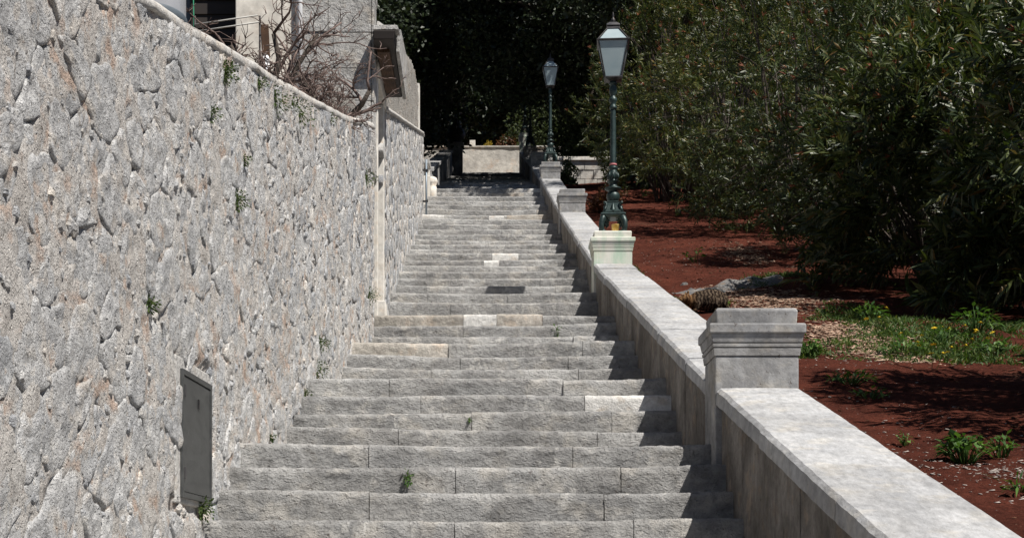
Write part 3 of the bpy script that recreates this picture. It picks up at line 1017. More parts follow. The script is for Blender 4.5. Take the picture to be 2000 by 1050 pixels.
# ------------------------------------------------------------------ house behind the near wall
hs = thing('stone_house', 'house corner of pale ashlar and white plaster behind the rubble wall', 'house', (-2.5, 17.3, 4.9))
build('wall_core', MB().box(-2.12, -1.345, 17.185, 17.9, 4.5, 9.4), M['mortar'], hs)
zc = 4.6
r2 = random.Random(3)
courses = [0.38, 0.42, 0.36, 0.40, 0.44, 0.38, 0.42, 0.4, 0.4, 0.4, 0.4, 0.4]
for k, ch in enumerate(courses):
    cut = [-2.10, -1.68 + r2.uniform(-0.1, 0.1), -1.325] if k % 2 else [-2.10, -1.84 + r2.uniform(-0.06, 0.08), -1.325]
    for q in range(2):
        a, b = cut[q] + 0.003, cut[q + 1] - 0.003
        y_ = 17.16 + r2.uniform(-0.012, 0.012)
        build('stone_block', MB().box(a, b, y_, 17.30, zc + 0.003, zc + ch - 0.003), M['ashlar'], hs, bevel=0.006)
    build('quoin', MB().box(-1.324, -1.295 + r2.uniform(-0.008, 0.008), 17.19, 17.62 + r2.uniform(-0.1, 0.1), zc + 0.006, zc + ch - 0.006), M['ashlar'], hs, bevel=0.012)
    zc += ch
build('plaster_wall', MB().box(-2.84, -2.125, 17.175, 17.7, 4.5, 9.4), M['plaster'], hs, bevel=0.01)
build('drainpipe', MB().tube([(-2.118, 17.13, 4.6), (-2.118, 17.13, 9.3)], 0.034, 10), M['white_pvc'], hs, True)
build('back_wall', MB().box(-6.5, -2.84, 17.62, 18.0, 4.3, 9.4), M['slate_paint'], hs)
sh = build('shutter', MB().box(-3.42, -2.87, 17.55, 17.618, 5.65, 7.2), M['dark_wood'], hs, bevel=0.01)
for k in range(9):
    build('slat', MB().box(-3.40, -2.89, 17.53, 17.549, 5.70 + k * 0.16, 5.70 + k * 0.16 + 0.12), M['dark_wood'], sh)
build('low_wall', MB().box(-2.9, -2.45, 16.9, 17.1, 4.5, 5.62), M['plaster'], hs, bevel=0.01)
build('corner_post', MB().hexa([(-2.47, 17.17, 4.8), (-2.40, 17.17, 4.8), (-2.40, 17.25, 4.8), (-2.47, 17.25, 4.8)],
                               [(-2.56, 17.17, 6.25), (-2.47, 17.17, 6.25), (-2.47, 17.25, 6.25), (-2.56, 17.25, 6.25)]), M['wood'], hs)
bal = MB().tube([(-2.46, 16.86, 5.58), (-2.46, 16.86, 5.70)], [0.045, 0.05], 10)
build('finial_ball', bal.lathe([(0.02, 0), (0.05, 0.03), (0.055, 0.06), (0.035, 0.1), (0.01, 0.12)], 10, (-2.46, 16.86, 5.69)), M['white_pvc'], hs, True)
rl = thing('handrail', 'two thin pale rails in front of the dark shutter behind the wall', 'railing', (-2.9, 16.3, 4.8))
for zz_, xx in ((6.0, 0.0), (5.93, 0.03)):
    build('rail', MB().tube([(-3.13 + xx, 16.3, zz_ - 0.07), (-2.46 + xx, 16.3, zz_ + 0.03)], 0.008, 6), M['rail'], rl, True)
for xx in (-3.13, -2.44):
    build('post', MB().tube([(xx, 16.32, 4.6), (xx, 16.32, 6.03)], 0.012, 6), M['iron_dark'], rl, True)
hose = build('garden_hose', MB().tube([(-3.2, 16.6, 7.6), (-3.21, 16.6, 6.8), (-3.195, 16.6, 6.05), (-3.19, 16.6, 5.6), (-3.15, 16.6, 4.8)], 0.007, 6), M['green_hose'], None, True)
tag(hose, 'thin green hose hanging straight down past the dark shutter', 'hose')
tk = thing('water_tank', 'round light grey tank beside a teal sheet above the rubble wall', 'tank', (-2.35, 10.3, 3.2))
build('tank_body', MB().lathe([(0.30, -0.2), (0.32, -0.1), (0.32, 1.3), (0.28, 1.42), (0.1, 1.46)], 32, (-2.42, 10.6, 3.3)), M['tank_grey'], tk, True)
build('band', MB().lathe([(0.324, 0.55), (0.33, 0.56), (0.33, 0.60), (0.324, 0.61)], 32, (-2.42, 10.6, 3.3)), M['slate_paint'], tk, True)
ts = MB()
for k in range(9):
    pass
sh_rows = []
for j in range(9):
    row = []
    for i in range(9):
        u, v_ = i / 8, j / 8
        row.append((-3.2 + 0.95 * u, 9.9 + 0.09 * math.sin(u * 7 + v_ * 2) + 0.25 * u, 2.9 + 1.5 * v_))
    sh_rows.append(row)
fr_ = [q for r in sh_rows for q in r]
bk_ = [(a, b + 0.05, c) for a, b, c in fr_]
ff = [(j * 9 + i, j * 9 + i + 1, (j + 1) * 9 + i + 1, (j + 1) * 9 + i) for j in range(8) for i in range(8)]
ts.add(fr_, ff)
ts.add(bk_, [tuple(reversed(f)) for f in ff])
tg = build('teal_sheet', ts, M['tarp_teal'], None, True)
tag(tg, 'dark teal sheet hanging beside the round grey tank', 'sheet')

# ------------------------------------------------------------------ parapet, piers
CX0, CX1 = 1.375, 1.885
def pier(d0, zb, label, mat, scale=1.0, top=True, deep=0.44):
    cx = (CX0 + CX1) / 2
    hw = (CX1 - CX0) / 2
    root = thing('stone_pier', label, 'pier', (cx, d0 + deep / 2, zb - 0.5), 'piers of the parapet')
    c = (cx, d0 + deep / 2, zb)
    rt = deep / (CX1 - CX0)
    def sq(r, z):
        e = r - hw
        return [(cx - r, d0 - e, zb + z), (cx + r, d0 - e, zb + z), (cx + r, d0 + deep + e, zb + z), (cx - r, d0 + deep + e, zb + z)]
    s = scale
    build('shaft', MB().loft([sq(hw, -1.1), sq(hw, 0.19 * s)]), mat, root, bevel=0.008)
    build('moulding', MB().loft([sq(hw + 0.006, 0.191 * s), sq(hw + 0.012, 0.235 * s), sq(hw + 0.004, 0.237 * s), sq(hw + 0.004, 0.243 * s)]), mat, root, bevel=0.002)
    build('moulding', MB().loft([sq(hw + 0.016, 0.2435 * s), sq(hw + 0.018, 0.262 * s), sq(hw + 0.008, 0.264 * s), sq(hw + 0.008, 0.27 * s)]), mat, root, bevel=0.002)
    build('cornice', MB().loft([sq(hw + 0.018, 0.2705 * s), sq(hw + 0.022, 0.29 * s), sq(hw + 0.026, 0.31 * s), sq(hw + 0.029, 0.322 * s)]), mat, root, bevel=0.003)
    build('cap', MB().loft([sq(hw + 0.035, 0.3225 * s), sq(hw + 0.039, 0.33 * s), sq(hw + 0.039, 0.378 * s), sq(hw + 0.03, 0.386 * s)]), mat, root, bevel=0.006)
    if top:
        build('cap_block', MB().loft([sq(hw - 0.01, 0.3865 * s), sq(hw - 0.004, 0.47 * s), sq(hw - 0.016, 0.485 * s)]), mat, root, bevel=0.008)
    return zb + (0.485 if top else 0.386) * s

PIERS = [(9.36, 1.20), (20.28, 4.22), (30.2, 7.31), (40.9, 10.78), (51.2, 13.95), (61.2, 17.0), (70.6, 19.85)]
pier(9.36, 1.20, 'weathered grey stone pier with moulded cap and nothing on top, beside flat red soil', M['pier'])
LT = pier(20.28, 4.22, 'cream stone pier stained green under the iron lamp with the yellow cup', M['lamp_pier'], 0.92)
pier(30.2, 7.31, 'pale grey stone pier with no lamp, further up than the green stained pier', M['pier'], 0.95)
LT2 = pier(40.9, 10.78, 'pale stone pier carrying the upper lamp at the edge of the tree shade', M['pier'], 0.95)
pier(51.2, 13.95, 'stone pier in deep tree shade without a lamp', M['pier'], 0.95)
LT3 = pier(61.2, 17.0, 'stone pier in deep tree shade under a black looking lamp', M['pier'], 0.95)
LT4 = pier(70.6, 20.1, 'small white pier far up the stairs in front of the sunlit end wall', M['lamp_pier'], 1.3)

def parapet(da, za, db, zb, label, rndm):
    root = thing('parapet', label, 'parapet', ((CX0 + CX1) / 2, (da + db) / 2, (za + zb) / 2 - 0.6), 'stretches of the sloping parapet')
    zf = lambda d_: za + (zb - za) * (d_ - da) / (db - da)
    # body of upright slabs
    y = da
    while y < db - 0.01:
        y2 = min(db, y + rndm.uniform(0.42, 0.95))
        if db - y2 < 0.25:
            y2 = db
        o = rndm.uniform(-0.006, 0.008)
        a, b = y + 0.004, y2 - 0.004
        x0, x1 = XR + o, CX1 - 0.04 + o
        lo = min(zs_line(a), zgard(a)) - 0.75
        build('wall_slab', MB().hexa([(x0, a, lo), (x1, a, lo), (x1, b, lo + zf(b) - zf(a)), (x0, b, lo + zf(b) - zf(a))],
                                     [(x0, a, zf(a) - 0.105), (x1, a, zf(a) - 0.105), (x1, b, zf(b) - 0.105), (x0, b, zf(b) - 0.105)]),
              M['parapet'], root, bevel=0.006)
        y = y2
    # coping slabs, a little uneven, edges worn
    y = da
    while y < db - 0.01:
        y2 = min(db, y + rndm.uniform(1.0, 1.75))
        if db - y2 < 0.5:
            y2 = db
        ns = max(3, int((y2 - y) / (0.06 if y < 22 else 0.15)))
        rings = []
        oz = rndm.uniform(-0.009, 0.009)
        ox = rndm.uniform(-0.008, 0.008)
        for k in range(ns + 1):
            d_ = y + 0.005 + (y2 - y - 0.010) * k / ns
            z_ = zf(d_) + oz
            w = 0.007 * float(fbm(np.array([[d_ * 9, 2.2, 1]]), 111, 4)[0])
            w2 = 0.006 * float(fbm(np.array([[d_ * 5, 7.2, 1]]), 113, 3)[0])
            x0, x1 = CX0 + ox + w, CX1 + ox + w2
            rings.append([(x0, d_, z_ - 0.10), (x1, d_, z_ - 0.10), (x1, d_, z_ - 0.014), (x1 - 0.014, d_, z_), (x1 - 0.15, d_, z_ + 0.003 + w * 0.4),
                          (x0 + 0.15, d_, z_ + 0.003 + w2 * 0.4), (x0 + 0.026, d_, z_), (x0 + 0.004, d_, z_ - 0.020)])
        build('coping_slab', MB().loft(rings), M['coping'], root)
        y = y2
    return root
rp = random.Random(21)
parapet(3.2, 1.20 - 0.26 * 6.16, 9.36, 1.20, 'low sloping parapet with wide pale coping below the grey capped pier', rp)
parapet(9.80, 1.31, 20.28, 4.22, 'sloping parapet between the grey capped pier and the green stained lamp pier', rp)
parapet(20.72, 4.35, 30.2, 7.31, 'sloping parapet climbing from the green stained lamp pier to the next plain pier', rp)
parapet(30.64, 7.46, 40.9, 10.78, 'sloping parapet leading up to the pier of the upper lamp', rp)
parapet(41.34, 10.9, 51.2, 13.95, 'shaded parapet beyond the pier of the upper lamp', rp)
parapet(51.64, 14.1, 61.2, 17.0, 'shaded parapet running up to the black looking lamp', rp)
parapet(61.64, 17.12, 70.6, 19.85, 'shaded parapet running up to the small white pier', rp)

# low end of the balustrade on the left, above the garden wall
lb = thing('end_parapet', 'short white stone parapet end beside the topmost sunlit steps', 'parapet', (-1.65, 40.5, 10.2))
build('wall_slab', MB().hexa([(-1.95, 36.2, 8.3), (-1.60, 36.2, 8.3), (-1.60, 41.6, 9.9), (-1.95, 41.6, 9.9)],
                             [(-1.95, 36.2, 9.6), (-1.60, 36.2, 9.6), (-1.60, 41.6, 11.05), (-1.95, 41.6, 11.05)]), M['jamb'], lb, bevel=0.01)
build('cap', MB().hexa([(-2.0, 41.0, 11.2), (-1.60, 41.0, 11.2), (-1.60, 41.9, 11.3), (-2.0, 41.9, 11.3)],
                       [(-2.0, 41.0, 11.34), (-1.60, 41.0, 11.34), (-1.60, 41.9, 11.44), (-2.0, 41.9, 11.44)]), M['ashlar'], lb, bevel=0.02)
build('end_post', MB().lathe([(0.12, -0.3), (0.12, 0.30), (0.10, 0.33), (0.14, 0.40), (0.15, 0.46), (0.12, 0.54), (0.05, 0.58)], 14, (-1.57, 42.2, 10.6)), M['jamb'], lb, True)
build('block', MB().box(-1.95, -1.62, 41.65, 42.05, 10.3, 11.2), M['jamb'], lb, bevel=0.01)

# ------------------------------------------------------------------ street lamps
def make_lamp():
    root = bpy.data.objects.new('street_lamp', None)
    COL.objects.link(root)
    g, k = M['iron_green'], M['iron_dark']
    def B(name, mb, m, par=root, smooth=True, bevel=0.0):
        o = build(name, mb, m, par, smooth, False, bevel)
        return o
    # four scroll feet
    for a in range(4):
        t = math.pi / 4 + a * math.pi / 2
        c_, s_ = math.cos(t), math.sin(t)
        q = lambda r, z: (r * c_, r * s_, z)
        f = MB().tube([q(0.19, 0.02), q(0.215, 0.035), q(0.225, 0.075), q(0.215, 0.13), q(0.185, 0.19), q(0.13, 0.225), q(0.07, 0.215)],
                      [0.030, 0.036, 0.034, 0.04, 0.045, 0.04, 0.03], 8)
        f.tube([q(0.15, 0.205), q(0.11, 0.17), q(0.10, 0.13), q(0.125, 0.115), q(0.14, 0.14)], [0.024, 0.022, 0.018, 0.016, 0.012], 7)
        f.lathe([(0.045, 0.0), (0.05, 0.015), (0.035, 0.03)], 8, q(0.195, 0.0))
        B('foot', f, g)
    B('base_plate', MB().sqlathe([(0.135, 0.20), (0.165, 0.225), (0.17, 0.245), (0.15, 0.26)]), g, smooth=False, bevel=0.008)
    bd = MB().sqlathe([(0.13, 0.258), (0.135, 0.28), (0.10, 0.31), (0.085, 0.36), (0.078, 0.405), (0.088, 0.415), (0.06, 0.43)])
    body = B('base_body', bd, g, smooth=False, bevel=0.006)
    for a in range(4):
        t = math.pi / 4 + a * math.pi / 2
        c_, s_ = math.cos(t), math.sin(t)
        q = lambda r, z: (r * c_, r * s_, z)
        B('scroll', MB().tube([q(0.165, 0.275), q(0.15, 0.32), q(0.125, 0.36), q(0.135, 0.40), q(0.16, 0.40), q(0.165, 0.375)],
                              [0.022, 0.02, 0.018, 0.02, 0.018, 0.012], 7), g, body)
    for a in range(4):
        t = a * math.pi / 2
        c_, s_ = math.cos(t), math.sin(t)
        B('leaf_ornament', MB().loft([[(c_ * r - s_ * w, s_ * r + c_ * w, z) for w, r in ((-b, r0), (0, r0 + 0.02), (b, r0), (0, r0 - 0.02))]
                                      for b, r0, z in ((0.05, 0.125, 0.265), (0.04, 0.10, 0.315), (0.02, 0.088, 0.37), (0.004, 0.085, 0.40))]), g, body)
    col = MB().lathe([(0.055, 0.42), (0.075, 0.445), (0.09, 0.49), (0.085, 0.535), (0.06, 0.56), (0.055, 0.575), (0.095, 0.585), (0.115, 0.60), (0.11, 0.612),
                      (0.06, 0.625), (0.05, 0.665), (0.07, 0.69), (0.085, 0.70), (0.05, 0.71), (0.05, 0.73), (0.062, 0.75), (0.064, 0.81), (0.05, 0.84),
                      (0.048, 0.86), (0.062, 0.872), (0.062, 0.89), (0.046, 0.90)], 20)
    B('column_base', col, g)
    col = MB().lathe([(0.047, 0.895), (0.044, 0.93), (0.040, 1.3), (0.036, 1.64), (0.036, 1.655)], 24, flute=0.13)
    B('column', col, g)
    for k2 in range(8):
        a = k2 * math.pi / 4
        B('column_leaf', MB().tube([(0.058 * math.cos(a), 0.058 * math.sin(a), 0.735), (0.07 * math.cos(a), 0.07 * math.sin(a), 0.78), (0.06 * math.cos(a), 0.06 * math.sin(a), 0.825)], [0.016, 0.014, 0.005], 5), g)
    B('neck', MB().lathe([(0.036, 1.655), (0.05, 1.67), (0.052, 1.685), (0.040, 1.71), (0.034, 1.74), (0.05, 1.765), (0.056, 1.785), (0.05, 1.81), (0.032, 1.83),
                          (0.032, 1.85), (0.052, 1.88), (0.05, 1.95), (0.038, 1.985), (0.055, 1.995), (0.06, 2.005), (0.042, 2.02), (0.042, 2.035)], 18), g)
    # lantern: four sloping sides
    zb, zt, wb, wt = 2.065, 2.53, 0.105, 0.195
    B('lantern_base', MB().sqlathe([(0.05, 2.03), (0.085, 2.045), (wb + 0.012, 2.055), (wb + 0.012, 2.072), (wb, 2.078)]), k, smooth=False, bevel=0.003)
    for sx_ in (-1, 1):
        for sy_ in (-1, 1):
            B('lantern_bar', MB().tube([(sx_ * wb, sy_ * wb, zb), (sx_ * wt, sy_ * wt, zt)], 0.0095, 6), k, smooth=False)
    B('eave', MB().sqlathe([(wt + 0.004, zt - 0.012), (wt + 0.02, zt - 0.004), (wt + 0.022, zt + 0.01), (wt + 0.0, zt + 0.016)]), M['zinc'], smooth=False, bevel=0.003)
    rt_ = 0.078
    zr = 2.715
    for a in range(4):
        t = a * math.pi / 2
        c_, s_ = math.cos(t), math.sin(t)
        R = lambda x, y, z: (x * c_ - y * s_, x * s_ + y * c_, z)
        e = 0.008
        B('glass_pane', MB().hexa([R(-wb + e, -wb + 0.004, zb + 0.01), R(wb - e, -wb + 0.004, zb + 0.01), R(wb - e, -wb + 0.008, zb + 0.01), R(-wb + e, -wb + 0.008, zb + 0.01)],
                                  [R(-wt + e, -wt + 0.004, zt - 0.013), R(wt - e, -wt + 0.004, zt - 0.013), R(wt - e, -wt + 0.008, zt - 0.013), R(-wt + e, -wt + 0.008, zt - 0.013)]),
          M['glass'], smooth=False)
        B('roof_pane', MB().hexa([R(-wt + 0.02, -wt + 0.004, zt + 0.017), R(wt - 0.02, -wt + 0.004, zt + 0.017), R(wt - 0.02, -wt + 0.009, zt + 0.017), R(-wt + 0.02, -wt + 0.009, zt + 0.017)],
                                 [R(-rt_ + 0.01, -rt_ + 0.004, zr), R(rt_ - 0.01, -rt_ + 0.004, zr), R(rt_ - 0.01, -rt_ + 0.009, zr), R(-rt_ + 0.01, -rt_ + 0.009, zr)]),
          M['glass'], smooth=False)
    for sx_ in (-1, 1):
        for sy_ in (-1, 1):
            B('roof_bar', MB().tube([(sx_ * wt, sy_ * wt, zt + 0.012), (sx_ * rt_, sy_ * rt_, zr)], 0.011, 6), k, smooth=False)
    B('roof_vent', MB().sqlathe([(rt_ + 0.008, zr - 0.004), (rt_ + 0.008, 2.735), (0.068, 2.74), (0.068, 2.755), (0.09, 2.757), (0.088, 2.775), (0.05, 2.81), (0.03, 2.818)]), M['zinc'], smooth=False, bevel=0.003)
    B('finial', MB().lathe([(0.028, 2.815), (0.022, 2.83), (0.034, 2.845), (0.028, 2.862), (0.014, 2.875), (0.012, 2.90), (0.018, 2.912), (0.006, 2.945), (0.002, 2.965)], 12), k)
    bulb = MB().lathe([(0.015, 2.08), (0.018, 2.16), (0.02, 2.22), (0.045, 2.27), (0.05, 2.31), (0.035, 2.35), (0.01, 2.365)], 14)
    B('bulb', bulb, M['white_pvc'])
    return root
lamp = make_lamp()
CXM = (CX0 + CX1) / 2
lamp.location = (CXM + 0.02, 20.5, LT)
lamp.rotation_euler = (0, 0, math.radians(-4))
lamps = [lamp]
for (dd, zz_) in ((41.12, LT2), (61.42, LT3), (70.8, LT4)):
    c = copy_tree(lamp)
    c.location = (CXM, dd, zz_)
    c.rotation_euler = (0, 0, 0)
    lamps.append(c)
lamp_labels = ['tall green iron street lamp with frosted lantern and pink tape on its column',
               'green iron street lamp on the pale pier where the tree shade begins',
               'black looking lamp post standing in deep tree shade',
               'slender lamp on the small white pier before the sunlit end wall']
for l, s in zip(lamps, lamp_labels):
    tag(l, s, 'street lamp', 'street lamps on the parapet piers')
build('tape', MB().lathe([(0.0475, 0.915), (0.0485, 0.918), (0.0485, 0.932), (0.0475, 0.935)], 20), M['ribbon'], lamp, True, False)
cup = build('cup', MB().lathe([(0.001, 0.0), (0.045, 0.0), (0.052, 0.09), (0.056, 0.095), (0.050, 0.095), (0.044, 0.01), (0.001, 0.008)], 18, (CXM + 0.04, 20.38, LT + 0.001)), M['cup'], None, True)
tag(cup, 'small yellow cup standing between the feet of the iron lamp', 'cup')

# ------------------------------------------------------------------ the end of the stairs
DW = D_END + 3.0
ew = MB()
ztw = (HY - 288) * DW / F
zbw = Z_END - 1.0
rings_v = []
nxw = 40
fwv = []
for i in range(nxw + 1):
    x_ = -9 + 12.5 * i / nxw
    for j in range(9):
        fwv.append((x_, DW + 0.04 * float(fbm(np.array([[x_ * 2, j * 0.6, 0]]), 121, 3)[0]), zbw + (ztw - zbw) * j / 8))
ew.add(fwv, [(i * 9 + j, (i + 1) * 9 + j, (i + 1) * 9 + j + 1, i * 9 + j + 1) for i in range(nxw) for j in range(8)])
ew.box(-9, 3.5, DW + 0.08, DW + 0.5, zbw, ztw - 0.01)
endw = build('end_wall', ew, M['far_wall'], None, True)
tag(endw, 'sunlit pale stone wall closing the top of the stairs', 'wall')
build('coping', MB().box(-9, 3.5, DW - 0.07, DW + 0.52, ztw, ztw + 0.07), M['far_wall'], endw, bevel=0.01)
structure(build('upper_path', MB().box(-9, 9, D_END + 0.62, DW + 0.03, Z_END - 0.6, Z_END + 0.004), M['far_wall']))
wp = build('gate_post', MB().box(-0.98, -0.70, DW + 0.9, DW + 1.2, ztw - 1.2, ztw + 0.62), M['jamb'], None, bevel=0.01)
wp.data.transform
tag(wp, 'short white post standing on the sunlit end wall', 'post')
bl = thing('pink_building', 'pale pink building with a red base line glimpsed behind the end wall', 'building', (-3, DW + 24, ztw))
build('wall', MB().box(-9, -1.0, DW + 24, DW + 30, ztw - 1, ztw + 16), M['pink_render'], bl)
build('base_band', MB().box(-9, -1.0, DW + 23.9, DW + 23.99, ztw + 6.6, ztw + 7.05), M['terracotta'], bl)
for xx in (-7.2, -5.2, -3.2):
    w_ = build('window', MB().box(xx - 0.5, xx + 0.5, DW + 23.93, DW + 23.998, ztw + 8.6, ztw + 10.2), M['window_dark'], bl)
    build('sill', MB().box(xx - 0.6, xx + 0.6, DW + 23.8, DW + 23.997, ztw + 8.45, ztw + 8.59), M['jamb'], w_)
b2 = thing('cream_tower', 'narrow cream building wall glimpsed beside the upper lamp', 'building', (3.2, DW + 20, ztw))
build('wall', MB().box(2.9, 4.3, DW + 20, DW + 24, ztw - 1, ztw + 9.6), M['plaster'], b2)
build('roof', MB().hexa([(2.7, DW + 19.7, ztw + 9.6), (4.5, DW + 19.7, ztw + 9.6), (4.5, DW + 24.3, ztw + 9.6), (2.7, DW + 24.3, ztw + 9.6)],
                        [(3.4, DW + 21.5, ztw + 10.4), (3.8, DW + 21.5, ztw + 10.4), (3.8, DW + 22.5, ztw + 10.4), (3.4, DW + 22.5, ztw + 10.4)]), M['pink_render'], b2)
# left balustrade end in the shade
lbp = thing('shaded_newel', 'dark stone newel with a ball top seen against the sunlit end wall', 'newel', (-1.5, 66.0, 17.9))
build('shaft', MB().sqlathe([(0.30, -1.2), (0.30, 0.0), (0.36, 0.05), (0.36, 0.16), (0.30, 0.2)], (-1.45, 66.0, 18.7)), M['pier'], lbp, bevel=0.01)
build('urn', MB().lathe([(0.2, 0.2), (0.24, 0.28), (0.38, 0.42), (0.42, 0.62), (0.36, 0.8), (0.22, 0.9), (0.26, 0.96), (0.1, 1.1), (0.06, 1.3), (0.03, 1.5)], 16, (-1.45, 66.0, 18.7)), M['iron_dark'], lbp, True)
lpp = thing('left_parapet', 'shaded parapet on the other side of the upper steps', 'parapet', (-1.8, 54, 14))
build('wall_slab', MB().hexa([(-1.95, 42.5, 10.0), (-1.6, 42.5, 10.0), (-1.6, 65.6, 17.0), (-1.95, 65.6, 17.0)],
                             [(-1.95, 42.5, 11.4), (-1.6, 42.5, 11.4), (-1.6, 65.6, 18.4), (-1.95, 65.6, 18.4)]), M['pier'], lpp, bevel=0.01)
build('coping', MB().hexa([(-2.0, 42.5, 11.41), (-1.55, 42.5, 11.41), (-1.55, 65.6, 18.41), (-2.0, 65.6, 18.41)],
                          [(-2.0, 42.5, 11.52), (-1.55, 42.5, 11.52), (-1.55, 65.6, 18.52), (-2.0, 65.6, 18.52)]), M['pier'], lpp, bevel=0.01)

# stone garden wall on the right below the trees: blocks one by one
gw = thing('block_wall', 'pale squared stone wall with a flat cap behind the upper lamp', 'wall', (2.9, 48.4, 12.2))
build('wall_core', MB().box(1.98, 4.28, 48.42, 48.8, 11.6, 13.30), M['mortar'], gw)
zc = 11.9
r3 = random.Random(9)
k = 0
while zc < 13.25:
    ch = min(0.28, 13.3 - zc)
    xx = 1.96
    while xx < 4.3:
        x2 = min(4.3, xx + r3.uniform(0.35, 0.7))
        if 4.3 - x2 < 0.2:
            x2 = 4.3
        build('stone_block', MB().box(xx + 0.006, x2 - 0.006, 48.36 + r3.uniform(-.012, .012), 48.44, zc + 0.006, zc + ch - 0.006), M['far_wall'], gw, bevel=0.01)
        xx = x2
    zc += ch
    k += 1
build('cap', MB().box(1.9, 4.36, 48.28, 48.86, 13.31, 13.43), M['jamb'], gw, bevel=0.015)

# ------------------------------------------------------------------ foliage tools
def leaves(base, dirv, up, L, W, droop=0.25, fold=0.25):
    """lanceolate leaves as 5-vertex folded blades; arrays (N,3),(N,3),(N,3),(N,),(N,)"""
    dirv = dirv / np.maximum(np.linalg.norm(dirv, axis=1, keepdims=True), 1e-6)
    side = np.cross(dirv, up)
    ln = np.linalg.norm(side, axis=1, keepdims=True)
    side = np.where(ln < 1e-3, np.array([[1.0, 0, 0]]), side / np.maximum(ln, 1e-6))
    nrm = np.cross(side, dirv)
    L = L[:, None]
    W = W[:, None]
    b = base
    m = base + dirv * L * 0.5 - nrm * W * fold
    l = base + dirv * L * 0.45 + side * W * 0.5
    r = base + dirv * L * 0.45 - side * W * 0.5
    t = base + dirv * L - np.array([[0, 0, 1.0]]) * L * droop
    n = len(base)
    V = np.stack([b, l, m, r, t], 1).reshape(-1, 3)
    k = (np.arange(n) * 5)[:, None, None]
    F_ = (np.array([[0, 2, 1], [0, 3, 2], [1, 2, 4], [2, 3, 4]])[None] + k).reshape(-1, 3)
    return V, F_

def diamonds(base, dirv, nrm, L, W):
    dirv = dirv / np.maximum(np.linalg.norm(dirv, axis=1, keepdims=True), 1e-6)
    side = np.cross(dirv, nrm)
    side = side / np.maximum(np.linalg.norm(side, axis=1, keepdims=True), 1e-6)
    L = L[:, None]
    W = W[:, None]
    V = np.stack([base, base + dirv * L * 0.5 + side * W * 0.5, base + dirv * L, base + dirv * L * 0.5 - side * W * 0.5], 1).reshape(-1, 3)
    k = (np.arange(len(base)) * 4)[:, None]
    return V, np.array([[0, 1, 2, 3]]) + k

def rdir(rng, n):
    v = rng.normal(size=(n, 3))
    return v / np.linalg.norm(v, axis=1, keepdims=True)

